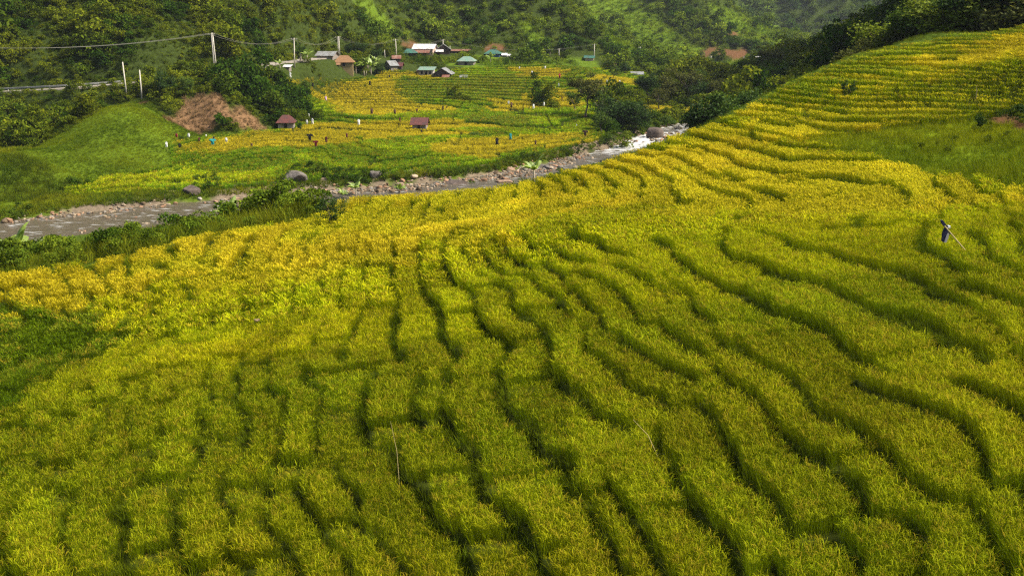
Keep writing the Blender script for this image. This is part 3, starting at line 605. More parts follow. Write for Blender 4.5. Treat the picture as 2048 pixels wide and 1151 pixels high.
px_, py_ = project(X, Y, terr(X, Y))
inbar = ((rs_ > 0) | (rd < 1.2)) & (inpoly(px_, py_, [(640,392),(700,382),(860,374),(900,378),(860,392),(700,400)]) | inpoly(px_, py_, [(890,372),(960,352),(1080,340),(1160,330),(1100,350),(1040,366),(940,372)]) | inpoly(px_, py_, [(390,412),(470,395),(500,405),(470,418)]) | inpoly(px_, py_, [(10,450),(130,430),(260,424),(240,432),(100,442),(20,458)]) | inpoly(px_, py_, [(1290,262),(1350,250),(1400,250),(1330,290),(1300,290)]))
k = ((rd > 5.2) & (rd < 9.0) & (bar > np.where(px_ < 620, .5, .42)) & (rng.uniform(0, 1, len(X)) < .55)) | (inbar & (rd < 14) & (rd > 1) & (rng.uniform(0, 1, len(X)) < .6)) | ((rd < 5.2) & (bar > .68) & (rng.uniform(0, 1, len(X)) < .08))
X, Y = X[k], Y[k]; n = len(X); sz = rng.uniform(.18, .55, n) ** 1.0 * np.where(rng.uniform(0, 1, n) < .06, 2.2, 1.0)
Z = np.maximum(terr(X, Y), samp(RZ, X, Y) - .05)
pal = np.array([(.26, .20, .13), (.34, .27, .19), (.15, .11, .07), (.30, .18, .11), (.20, .18, .15)])[rng.integers(0, 5, n)] * rng.uniform(.7, 1.2, n)[:, None]
o = scatter('river_pebbles', [rock_shape(300 + k) for k in range(5)], np.stack([X, Y, Z + sz * .1], -1), rng.uniform(0, 6.28, (n, 3)) * np.array((.06, .06, 1)), sz[:, None] * np.array((1.2, 1, .75)) * rng.uniform(.8, 1.3, (n, 3)), rng.integers(0, 5, n), pal, pal, mat('pebbles', rock_mat))
tag(o, 'brown and grey stones lying in the bars and edges of the river', 'pebbles', kind='stuff')
M_ROCK = plain('grey_rock', (.13, .112, .095), .9, var=.45, scale=2.2, bump=.8); M_ROCKP = plain('pink_rock', (.27, .18, .12), .9, var=.3, scale=2, bump=.8)
M_ROCKD = plain('dark_rock', (.10, .075, .06), .9, var=.4, scale=2.2, bump=.8); M_ROCKL = plain('pale_rock', (.32, .29, .24), .9, var=.3, scale=3, bump=.6)
def boulder(px, py, wpx, hr, m, label, seed, start=110, group=None, yaw=0.):
    p = ground(px, py, start); d = p.y; s = wpx / F * d * 1.1
    v, f, _ = rock_shape(seed, 12 if wpx > 12 else 5); o = link('boulder', v * np.array((s, s * .8, s * hr * 1.25)), f, m, smooth=False)
    o.location = (p.x, p.y + s * .2, max(p.z, float(samp(RZ, np.array([p.x]), np.array([p.y]))[0]) if py < 420 and False else p.z) + s * hr * .30); o.rotation_euler = (0, 0, yaw)
    return tag(o, label, 'boulder', group)
for q in [(583,366,52,.42,M_ROCK,'large grey boulder at the corner of green rice above river',401),
 (382,388,32,.5,M_ROCKD,'dark brown boulder lying in grass below left rice',402),
 (751,356,24,.6,M_ROCK,'grey boulder under the middle of the green rice edge',403),
 (914,376,44,.42,M_ROCKD,'long brown boulder standing in water beside pebble bar',404),
 (1008,373,34,.4,M_ROCKP,'flat pinkish boulder at the water edge beside a grey slab',405),
 (990,373,18,.35,M_ROCKL,'small pale slab touching the flat pinkish boulder',406),
 (1100,345,34,.42,M_ROCK,'broad grey boulder in river behind the banana plant',407),
 (1080,341,17,.7,M_ROCK,'upright grey boulder at the far shore near banana plant',408),
 (1022,345,16,.6,M_ROCKP,'pale pink stone sitting on the far shore grass',409),
 (1216,331,34,.4,M_ROCKD,'dark flat boulder where the river narrows toward rapids',410),
 (1356,264,18,.62,M_ROCK,'rounded grey boulder at the top of the white rapids',411),
 (1308,282,34,.75,M_ROCKD,'dark wet boulder on the left side of the rapids',412),
 (1372,263,12,.8,M_ROCK,'small boulder to the right of rounded grey rapids boulder',413),
 (1256,311,14,.5,M_ROCKP,'pinkish stone on the far bank below the light green bush',414),
 (400,401,9,.7,M_ROCKL,'bluish white stone beside the pale gravel bank',415),
 (1325,350,20,.25,M_ROCKP,'flat pale rock among the yellow rice terraces',416)]:
    boulder(*q, start=(60 if q[0] == 1325 else 110), yaw=random.uniform(-.5, .5))
for i in range(54):
    t = random.random(); px = random.choice([random.uniform(20, 260), random.uniform(390, 480), random.uniform(600, 700), random.uniform(880, 1240), random.uniform(1290, 1390)])
    py = float(np.interp(px, [0, 200, 350, 500, 720, 930, 1080, 1200, 1290, 1340, 1388], [448, 430, 415, 402, 384, 362, 345, 320, 296, 272, 254])) + random.uniform(-3, 5)
    p = ground(px, py, 110)
    boulder(px, py, random.uniform(4, 10), random.uniform(.45, .75), random.choice([M_ROCKL, M_ROCKL, M_ROCKP, M_ROCK]), 'small pale rounded rock on the stony edge of the river', 430 + i, group='small rocks along the river edge', yaw=random.uniform(0, 6))

# ------------------------------------------------------------------ road
M_ROAD = plain('concrete_road', (.27, .235, .19), .9, var=.2, scale=.4); M_CONC = plain('concrete', (.30, .28, .25), .85, var=.2, scale=1.5); M_RAIL = plain('galvanised_rail', (.22, .22, .20), .6, .3, var=.15)
rl = []
for k in range(len(ROADP) - 1):
    a, b = ROADP[k], ROADP[k + 1]; m = max(2, int(np.hypot(*(b - a)[:2]) / 1.5))
    for i in range(m): rl.append(a + (b - a) * i / m)
rl = np.array(rl)
for _ in range(8): rl[1:-1] = (rl[:-2] + rl[1:-1] * 2 + rl[2:]) / 4
tn = np.gradient(rl[:, :2], axis=0); tn /= np.linalg.norm(tn, axis=1)[:, None]; rn = np.stack([-tn[:, 1], tn[:, 0]], -1)
def rz_at(x, y): return terr(np.array(x), np.array(y))
gz = rl[:, 2] + .02
v, f = [], []
for k in range(len(rl)):
    for s, dz in ((-2.6, -2.2), (-2.5, 0), (2.5, 0), (2.6, -2.2)): v.append((rl[k, 0] + rn[k, 0] * s, rl[k, 1] + rn[k, 1] * s, gz[k] + dz))
for k in range(len(rl) - 1):
    for s in range(3): a = 4 * k + s; f.append((a, a + 1, a + 5, a + 4))
tag(link('road', v, f, M_ROAD), kind='structure')
# crash barrier on the valley side of the road
def bar_mesh(a, b, r, n=6, r2=None):
    a = Vector(a); b = Vector(b); r2 = r if r2 is None else r2; z = (b - a).normalized(); x = z.orthogonal().normalized(); y = z.cross(x); v = []
    for p, q in ((a, r), (b, r2)):
        for k in range(n): t = 2 * math.pi * k / n; v.append(p + (x * math.cos(t) + y * math.sin(t)) * q)
    f = [(k, (k + 1) % n, n + (k + 1) % n, n + k) for k in range(n)] + [tuple(range(n))[::-1], tuple(range(n, 2 * n))]
    return v, f
def box_mesh(x0, y0, z0, x1, y1, z1):
    v = [(x, y, z) for z in (z0, z1) for x, y in ((x0, y0), (x1, y0), (x1, y1), (x0, y1))]
    return v, [(3, 2, 1, 0), (4, 5, 6, 7), (0, 1, 5, 4), (1, 2, 6, 5), (2, 3, 7, 6), (3, 0, 4, 7)]
def join(*ms):
    v, f, o = [], [], 0
    for a, b in ms: v += list(a); f += [tuple(i + o for i in q) for q in b]; o += len(a)
    return v, f
px_r, _ = project(rl[:, 0], rl[:, 1], gz); sel = [k for k in range(len(rl)) if -120 < px_r[k] < 250]
if sel:
    g = root('guard_rail', (0, 0, 0), label='low grey crash barrier with posts along the left road', cat='guard rail')
    side = -1
    vv, fv = [], []
    for k in sel:
        x, y = rl[k, 0] + rn[k, 0] * side * 2.35, rl[k, 1] + rn[k, 1] * side * 2.35
        for dx, dz in ((0, .45), (-.06, .55), (0, .65), (-.06, .75), (0, .85)): vv.append((x + rn[k, 0] * dx, y + rn[k, 1] * dx, gz[k] + dz))
    for i in range(len(sel) - 1):
        for s in range(4): a = 5 * i + s; fv.append((a, a + 1, a + 6, a + 5))
    link('rail', vv, fv, M_RAIL, g)
    for k in sel[::3]:
        x, y = rl[k, 0] + rn[k, 0] * side * 2.2, rl[k, 1] + rn[k, 1] * side * 2.2
        link('post', *box_mesh(x - .09, y - .09, gz[k] - .4, x + .09, y + .09, gz[k] + .9), M_CONC, g)

# ------------------------------------------------------------------ trees
M_BARK = plain('bark', (.13, .10, .07), .9, var=.3, scale=4); M_BARKP = plain('pale_bark', (.28, .24, .18), .9, var=.3, scale=4)
L_DARK = leaf_plain('dark_leaves', (.028, .062, .008)); L_MID = leaf_plain('mid_leaves', (.06, .11, .010)); L_LIGHT = leaf_plain('light_leaves', (.12, .17, .010)); L_OLIVE = leaf_plain('olive_leaves', (.075, .09, .014)); L_BANANA = leaf_plain('banana_leaves', (.17, .27, .02), .4, gloss=.08)
def tree_parts(seed, h, kind):
    """trunk and limbs, and leaf sprays round the limb ends; kinds: round, flat (umbrella), open, column"""
    rs = np.random.default_rng(seed); T = []; tips = []
    th = h * {'round': .35, 'flat': .45, 'open': .35, 'column': .25}[kind]
    p = np.zeros(3); r = h * .028; q = p.copy(); segs = 4
    for k in range(segs):
        nq = q + np.array((rs.normal(0, .03) * h, rs.normal(0, .03) * h, th / segs)); T.append(bar_mesh(q, nq, r, 7, r * .88)); q = nq; r *= .88
    nl = {'round': 9, 'flat': 10, 'open': 7, 'column': 7}[kind]
    for k in range(nl):
        a = 2 * math.pi * k / nl + rs.uniform(-.4, .4)
        if kind == 'flat': e = q + np.array((math.cos(a) * h * rs.uniform(.2, .5), math.sin(a) * h * rs.uniform(.2, .5), h * rs.uniform(.28, .44)))
        elif kind == 'column': e = q + np.array((math.cos(a) * h * rs.uniform(.05, .18), math.sin(a) * h * rs.uniform(.05, .18), h * rs.uniform(.1, .6)))
        elif kind == 'open': e = q + np.array((math.cos(a) * h * rs.uniform(.15, .35), math.sin(a) * h * rs.uniform(.15, .35), h * rs.uniform(.0, .5)))
        else: e = q + np.array((math.cos(a) * h * rs.uniform(.15, .36), math.sin(a) * h * rs.uniform(.15, .36), h * rs.uniform(.02, .45)))
        m = (q + e) / 2 + rs.normal(0, .03, 3) * h; st = q - np.array((0, 0, th * rs.uniform(0, .35)))
        T.append(bar_mesh(st, m, r * .6, 5, r * .4)); T.append(bar_mesh(m, e, r * .4, 5, r * .15)); tips.append(e); tips.append((m + e) / 2 + rs.normal(0, .04, 3) * h)
        for _ in range(2):
            e2 = m + (e - m) * .6 + rs.normal(0, .1, 3) * h; e2[2] = max(e2[2], th * .7); T.append(bar_mesh(m, e2, r * .25, 4, r * .08)); tips.append(e2)
    tips = np.array(tips); nlv = {'round': 3600, 'flat': 3000, 'open': 2600, 'column': 2000}[kind]
    rr = {'round': .17, 'flat': .12, 'open': .11, 'column': .13}[kind] * h; k = rs.integers(0, len(tips), nlv); d = rs.normal(0, 1, (nlv, 3)); d /= np.linalg.norm(d, axis=1)[:, None]
    sc_ = rs.uniform(.6, 1.25, len(tips)); C = tips[k] + d * (rr * sc_[k] * rs.uniform(.35, 1.05, nlv))[:, None] * np.array((1.1, 1.1, .62 if kind == 'flat' else .85))
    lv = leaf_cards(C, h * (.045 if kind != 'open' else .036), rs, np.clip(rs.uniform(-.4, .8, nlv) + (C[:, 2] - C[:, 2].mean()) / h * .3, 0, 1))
    return join(*T), lv
TREES = {}
def tree(pos, h, kind, leaf, label, seed, cat='tree', group=None, name='tree', bark=None, rz=0, sx=1.):
    key = (kind, seed % 4, leaf.name)
    g = root(name, pos, rz, label=label, cat=cat, group=group)
    if key not in TREES:
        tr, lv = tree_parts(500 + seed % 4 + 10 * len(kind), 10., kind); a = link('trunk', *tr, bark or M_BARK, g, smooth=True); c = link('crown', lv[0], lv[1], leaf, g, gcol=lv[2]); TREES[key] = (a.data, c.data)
    else:
        for nm_, d_ in zip(('trunk', 'crown'), TREES[key]):
            c = bpy.data.objects.new(nm_, d_); COL.objects.link(c); c.parent = g
    g.scale = (h / 10 * sx, h / 10 * sx, h / 10); return g
def bush_obj(pos, w_, h, leaf, label, seed, group=None, name='bush', n=1400):
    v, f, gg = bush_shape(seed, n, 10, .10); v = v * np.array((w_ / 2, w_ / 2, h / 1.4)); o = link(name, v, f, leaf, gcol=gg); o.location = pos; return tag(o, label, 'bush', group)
def T(px, py, hpx, kind, leaf, label, seed, start=150, sx=1., Y=None, sink=0., **kw):
    p = ground(px, py, start) if Y is None else at(px, Y); p.z -= sink; tree(p, hpx / F * p.y, kind, leaf, label, seed, rz=seed * 1.3, sx=sx, **kw)
T(1172,236,82,'flat',L_OLIVE,'tall flat topped tree at the left end of the river trees',1)
T(1196,240,70,'open',L_MID,'open limbed tree just behind the flat topped river tree',2)
T(1236,262,82,'round',L_DARK,'very dark dense tree at the centre of the river trees',3,sx=1.2)
T(1268,268,72,'round',L_DARK,'dark dense tree leaning over the far bank beside the rapids',6,sx=1.1)
T(1150,225,50,'open',L_MID,'thin light tree at the edge of the yellow field by river',0)
T(1205,268,46,'round',L_MID,'low dark tree standing at the corner of far fields',4)
T(1320,222,48,'open',L_OLIVE,'slim tree standing in the yellow field behind the rapids',5)
for i, (a, b, c, kd, lf, lb) in enumerate([(1300,200,56,'round',L_DARK,'dark round tree above the small yellow field'),(1338,205,60,'round',L_OLIVE,'tall olive tree behind the small yellow field'),
  (1372,205,62,'flat',L_OLIVE,'brownish spreading tree right of the tall olive tree'),(1404,208,60,'round',L_DARK,'dark tree standing left of the valley bend'),(1440,212,56,'round',L_OLIVE,'olive tree at the valley bend above the rapids'),
  (1345,175,42,'round',L_OLIVE,'pale brown tree higher behind the olive trees'),(1395,178,44,'round',L_MID,'green tree behind the brownish spreading tree'),(1280,180,34,'round',L_DARK,'small dark tree near grey roofed long hut'),
  (1470,205,44,'round',L_MID,'green tree in front of the two white far roofs'),(1250,150,28,'round',L_DARK,'small dark tree beside the brown roofed hut'),(1228,160,30,'open',L_MID,'slender tree in the grassy slope below brown roofed hut')]):
    T(a, b, c, kd, lf, lb, i, start=200)
T(1538,150,52,'flat',L_OLIVE,'wide umbrella shaped tree beside the far road',2,start=250,sx=1.1)
T(1574,122,26,'round',L_DARK,'dark round tree on the ridge right of the umbrella tree',3,start=230)
for i, (px, Y, h, lf, lb) in enumerate([(1424,122,7.5,L_DARK,'dark tree overhanging the right side of the rapids'),(1452,124,7.5,L_MID,'mid green tree second to the right of the rapids'),(1480,127,6.5,L_DARK,'dark tree at the foot of the right hand ridge'),(1405,128,6,L_OLIVE,'low olive tree closest to the white rapids'),(1510,132,5.5,L_MID,'small green tree on the ridge above dark tree')]):
    T(px, 0, h / Y * F, 'round', lf, lb, i, Y=Y)
for i, (px, Y, h, kd, lf, lb) in enumerate([(1712,114,3.6,'round',L_OLIVE,'yellowish tree at the left end of the ridge wood'),(1742,116,3.8,'round',L_OLIVE,'dark bushy tree next to the yellowish ridge tree'),(1775,118,5.2,'round',L_LIGHT,'tall light tree on the ridge above the upper road'),
 (1806,117,4.2,'round',L_OLIVE,'olive tree between light tree and dense ridge wood'),(1838,114,5,'round',L_MID,'dense dark tree at the start of the ridge wood'),(1872,112,5.5,'round',L_LIGHT,'olive tree in the middle of the ridge wood'),
 (1905,111,6,'round',L_DARK,'big dark tree in the middle of ridge wood'),(1940,110,6,'round',L_LIGHT,'green tree above the diagonal path in the terraces'),(1975,108,6.5,'round',L_DARK,'dark tree near the top right of ridge wood'),(2012,107,6.5,'round',L_DARK,'darkest tree of the ridge wood near its right end'),(2046,106,6.5,'round',L_OLIVE,'rightmost olive tree of the ridge wood')]):
    T(px, 0, h / Y * F * 1.1, kd, L_OLIVE if lf is L_DARK and i % 2 else lf, lb, i, Y=Y, sx=1.35, sink=.2 * h)
T(1692,200,42,'open',L_DARK,'lone small tree in the right hand terraces',7,start=40)
T(668,455,66,'open',L_DARK,'small dark tree between the two golden rice fields',5,start=50,sx=1.2)
for i, (a, b, c, lf, lb) in enumerate([(505,196,52,L_DARK,'dark tree above the brown slope'),(532,215,62,L_DARK,'large dark tree left of the yellow terraces'),(560,236,52,L_DARK,'dark tree directly behind the left field hut'),(586,228,38,L_MID,'green tree at the lower left edge of the yellow terraces'),
  (478,172,46,L_DARK,'dark tree right of the tall road pole'),(335,190,52,L_DARK,'dark tree right of the two short poles'),(372,188,38,L_MID,'bushy tree above the brown slope near short poles'),(456,158,40,L_DARK,'dark tree beside the bright bend of the road'),
  (612,190,30,L_MID,'small green tree on the bank above the yellow terraces'),(700,112,26,L_DARK,'dark tree behind the thatched roof house'),(722,112,30,L_DARK,'dark round tree right of thatched roof house'),(755,122,30,L_DARK,'dark tree left of the village earth bank'),(600,118,28,L_DARK,'dark bushy tree beside the second tall pole'),(760,150,26,L_DARK,'dark bush like tree at the right of the banana grove')]):
    T(a, b, c, 'round', lf, lb, i, start=180)
for q in [(1245,302,50,42,L_LIGHT,'bright olive bush on the far bank left of rapids',601),(1215,290,34,26,L_MID,'green bush between the bright bush and dark tree',602),(1075,180,12,14,L_DARK,'small dark bush in the middle of far terraces',603),(960,276,48,10,L_MID,'low green bush row between yellow and green far fields',604),
  (600,264,14,20,L_DARK,'small dark bush right of the left field hut',605),(945,374,18,12,L_MID,'round green tuft on the pebble bar in river',606),(365,283,14,14,L_MID,'small bush at the corner of the mound and rice',607),(1025,366,11,8,L_MID,'small tuft right of the flat pinkish boulder',608),
  (1290,262,40,22,L_MID,'reedy bush above the left side of the rapids',609),(1335,250,60,22,L_MID,'reedy bush row below the small yellow field',610),(1380,248,30,20,L_DARK,'dark bush below the dark river tree',611),(1960,262,34,18,L_DARK,'dark bush on the upper edge of the bright grass slope',612),(2025,250,50,20,L_DARK,'dark overhanging bush beside the bare earth scar',613),
  (1120,355,22,18,L_MID,'small green bush right of the bananas at river edge',614)]:
    p = ground(q[0], q[1], 40 if q[0] > 1900 else 120); bush_obj(p, q[2] / F * p.y, q[3] / F * p.y + (.75 if q[0] > 1900 else .2), q[4], q[5], q[6])

# ------------------------------------------------------------------ banana plants
def banana_parts(seed, n=9, L=2.0):
    rs = np.random.default_rng(seed); V, Fq, G = [], [], []; o = 0
    for k in range(n):
        a = 2 * math.pi * k / n + rs.uniform(-.4, .4); up = rs.uniform(.5, 1.5) if k > 1 else 3.; ln_ = L * rs.uniform(.75, 1.1); p = np.array((0, 0, 1.55)); d = np.array((math.cos(a), math.sin(a), up)); d /= np.linalg.norm(d); s = np.array((-math.sin(a), math.cos(a), 0)); m = 9
        for i in range(m + 1):
            t = i / m; wv = .36 * ln_ / 2 * math.sin(math.pi * min(1, max(0.02, (t - .12) / .88)) ** .8) + .02; dn = np.cross(d, s)
            V += [p - s * wv + dn * .0 - np.array((0, 0, wv * .45)), p.copy(), p + s * wv - np.array((0, 0, wv * .45))]; br = rs.uniform(.85, 1.15); G += [(rs.uniform(0, .8), br, 0)] * 3
            p = p + d * ln_ / m; d = d + np.array((0, 0, -.28 * t * 1.6)); d /= np.linalg.norm(d)
        for i in range(m):
            b = o + 3 * i; Fq += [(b, b + 1, b + 4, b + 3), (b + 1, b + 2, b + 5, b + 4)]
        o += 3 * (m + 1)
    return V, Fq, np.array(G)
BAN = {}
def banana(p, h, label, seed, group=None, rz=0., leaf=None):
    g = root('banana_plant', p, rz, label=label, cat='banana plant', group=group); k = (seed % 3, (leaf or L_BANANA).name)
    if k not in BAN:
        st = join(bar_mesh((0, 0, -.3), (0, 0, 1.6), .16, 8, .09), bar_mesh((.2, .1, -.2), (.5, .2, .9), .08, 6, .04)); a = link('stem', *st, M_BARKP, g, smooth=True)
        v, f, gg = banana_parts(700 + seed % 3); b = link('leaves', v, f, leaf or L_BANANA, g, gcol=gg); BAN[k] = (a.data, b.data)
    else:
        for nm_, d_ in zip(('stem', 'leaves'), BAN[k]): c = bpy.data.objects.new(nm_, d_); COL.objects.link(c); c.parent = g
    g.scale = (h / 3.3,) * 3
for i, (px, Y, h, lb) in enumerate([(38,72,4.0,'large banana plant at the left end of the near river bank'),(462,76,3.4,'banana plant left of the dense bank shrubs near water'),(440,78,2.6,'smaller banana plant beside the taller one near bank shrubs')]):
    banana(at(px, Y), h, lb, i, rz=i)
for i, (px, py, hp, lb) in enumerate([(712,398,30,'bright banana plant at the tip of the pebble bar'),(686,404,20,'low banana plant left of bright pebble bar banana'),(800,395,22,'small banana plant in front of the water mid river'),(1068,368,40,'banana plant in the river edge in front of grey boulders')]):
    banana(ground(px, py, 60), 1., lb, i + 1, rz=i * 2.); 
    o_ = [q for q in COL.objects if q.get('label') == lb][0]; s = hp / F * o_.location.y / 3.3 * 1.5; o_.scale = (s, s, s)
grove = [(728,152,36,'tall banana plant in front of the banana grove'),(742,150,34,'banana plant at the centre of the grove'),(712,148,30,'banana plant nearest the thatched house'),(756,150,26,'banana plant at the right of the grove'),(735,138,28,'banana plant behind the front of the grove'),(750,136,26,'banana plant at the back right of the grove'),
 (602,124,34,'dark banana plant left of the grey roof among trees'),(615,126,30,'banana plant between the second pole and grey roof'),(560,138,20,'banana plant at the bend of the road'),(552,134,16,'small banana plant touching the road bend'),
 (981,128,24,'banana plant right of the green roofed grey house'),(970,126,18,'pale banana plant behind the grassy village knoll'),(1058,106,20,'silvery banana plant on the slope right of the village'),(1100,112,18,'banana plant above the upper yellow terraces'),(1085,110,14,'banana plant left of the one above upper terraces'),
 (900,150,14,'banana plant behind the grey hipped house'),(1782,80,13,'banana plant at the left end of ridge wood')]
for i, (px, py, hp, lb) in enumerate(grove):
    p = ground(px, py, 60 if px > 1700 else 200); banana(p, hp / F * p.y, lb, i, rz=i * 1.7, leaf=L_BANANA if i % 3 else L_MID)

# near bank and far bank scrub
X, Y = jgrid(58, 112, 1.0, .6); px_, py_ = project(X, Y, terr(X, Y)); c = np.interp(X / Y, crest[:, 0], crest[:, 1]); k = (Y > c + 1.2) & (Y < c + 27) & (px_ > -250) & (px_ < 640) & (rng.uniform(0, 1, len(X)) < .2 + .7 * fbm(X / 4, Y / 4, 199, 2))
X, Y = X[k], Y[k]; px_ = px_[k]; sz = .82 * rng.uniform(.6, 1.3, len(X)) * (.55 + 1.0 * fbm(X / 6, Y / 6, 151, 2)) * np.where(px_ > 490, .95, 1.0) * rng.choice([.6, 1, 1.5], len(X))
BN = [bush_shape(250 + k, 700, 9, .13, 1.1, .7) for k in range(5)]
Xg, Yg = jgrid(54, 120, .7, .6); cg = np.interp(Xg / Yg, crest[:, 0], crest[:, 1]); kg = (Yg > cg + .6) & (samp(RD, Xg, Yg) > 7) & (samp(RS, Xg, Yg) < 0)
cover('bank_grass', 'tall rough grass on the near river bank behind the golden rice', 'grass', Xg[kg], Yg[kg], GM, np.where(Xg[kg] / Yg[kg] < -.2, 1.0, .3) * (.5 + fbm(Xg[kg] / 3, Yg[kg] / 3, 181, 2)), [(.06, .11, .008), (.17, .20, .012)], M_RICE)
cover('riverside_shrubs', 'leafy green shrubs growing along the near river bank', 'shrubs', X, Y, BN, sz, [(.05, .10, .01), (.13, .19, .015)], M_BUSH)
X, Y = jgrid(120, 260, 1.1, .6); px_, py_ = project(X, Y, terr(X, Y)); rd = samp(RD, X, Y); k = (rd > 8) & (rd < 19) & (samp(RS, X, Y) > 0) & (px_ > 860) & (px_ < 1480) & (zone(ff, X, Y) < .2) & (rng.uniform(0, 1, len(X)) < .9)
k |= (samp(RS, X, Y) > 0) & (rd > 8) & (rd < 22) & (px_ < 860) & (fbm(X / 6, Y / 6, 153, 2) > .66)
cover('far_bank_shrubs', 'dark low shrubs along the top of the far river bank', 'shrubs', X[k], Y[k], BS, .72, [(.04, .085, .008), (.10, .15, .012)], M_BUSH)
X, Y = jgrid(30, 122, 1.2, .8); k = (zone(forest_r, X, Y) > .5) & (Y > 95) & (rng.uniform(0, 1, len(X)) < .8); k2 = (zone(grassz, X, Y) > .5) & (fbm(X / 4, Y / 4, 157, 2) > .62) & (rng.uniform(0, 1, len(X)) < .5) & (X / Y > .3)
Xb, Yb = jgrid(112, 190, 1.8, .62, x0=20); k3 = (zone(nearside, Xb, Yb) > .5) & (Yb > np.interp(Xb / Yb, crest[:, 0], crest[:, 1]) + 3) & (Xb / Yb > .15)
X = np.r_[X[k], X[k2], Xb[k3]]; Y = np.r_[Y[k], Y[k2], Yb[k3]]; sz = rng.uniform(.6, 1.3, len(X)) * np.where(Y > 112, .75, np.where(Y > 95, 1.5, .3))
cover('ridge_scrub', 'dark scrub filling the ground below the ridge wood', 'shrubs', X, Y, BS, sz, [(.06, .10, .010), (.15, .19, .016)], M_BUSH)

# ------------------------------------------------------------------ buildings
def metal_roof(name, c, rust=None, sc=1.0):
    def b(t, nn, ln):
        tc = nn('ShaderNodeTexCoord'); nz = N(t, 'ShaderNodeTexNoise'); nz.inputs['Scale'].default_value = .9 * sc; nz.inputs['Detail'].default_value = 7; ln(tc.outputs['Object'], nz.inputs['Vector'])
        col = rampnode(t, nz.outputs[0], [(.38, rust or tuple(v * .7 for v in c)), (.55, c)]); p = nn('ShaderNodeBsdfPrincipled'); ln(col, p.inputs['Base Color']); p.inputs['Roughness'].default_value = .5
        wv = N(t, 'ShaderNodeTexWave', wave_type='BANDS', bands_direction='X'); wv.inputs['Scale'].default_value = 2.2; ln(tc.outputs['Object'], wv.inputs['Vector'])
        bm = nn('ShaderNodeBump'); bm.inputs['Strength'].default_value = .5; bm.inputs['Distance'].default_value = .05; ln(wv.outputs[0], bm.inputs['Height']); ln(bm.outputs[0], p.inputs['Normal']); return p.outputs[0]
    return mat(name, b)
R_WHITE = metal_roof('white_sheet', (.62, .62, .62), (.45, .42, .38)); R_GREEN = metal_roof('green_sheet', (.035, .13, .09), (.06, .10, .07)); R_PGREEN = metal_roof('pale_green_sheet', (.15, .26, .19), (.22, .25, .20)); R_RUST = metal_roof('rusty_sheet', (.18, .065, .04), (.26, .16, .11)); R_RED = metal_roof('red_brown_sheet', (.105, .025, .016), (.06, .022, .016)); R_GREY = metal_roof('grey_sheet', (.24, .245, .24), (.15, .14, .12)); R_THATCH = plain('thatch', (.21, .115, .055), .95, var=.3, scale=5, bump=.5)
W_GREY = plain('grey_boards', (.22, .19, .16), .9, var=.3, scale=2); W_DARK = plain('dark_timber', (.07, .05, .04), .9, var=.3, scale=2); W_PINK = plain('pink_render', (.48, .34, .28), .9, var=.15); W_CONC = plain('block_wall', (.34, .31, .27), .9, var=.2); W_BAM = plain('bamboo_wall', (.22, .165, .075), .9, var=.3, scale=6); W_BLUE = plain('blue_sheet', (.05, .09, .22), .7, var=.2); M_HOLE = plain('dark_opening', (.012, .01, .01), .9)
def slab(p, q, r, s, th=.08):
    """a thin solid sheet between four corners"""
    P4 = [Vector(a) for a in (p, q, r, s)]; nrm = (P4[1] - P4[0]).cross(P4[3] - P4[0]).normalized() * th
    v = P4 + [a - nrm for a in P4]; return v, [(0, 1, 2, 3), (7, 6, 5, 4), (0, 4, 5, 1), (1, 5, 6, 2), (2, 6, 7, 3), (3, 7, 4, 0)]
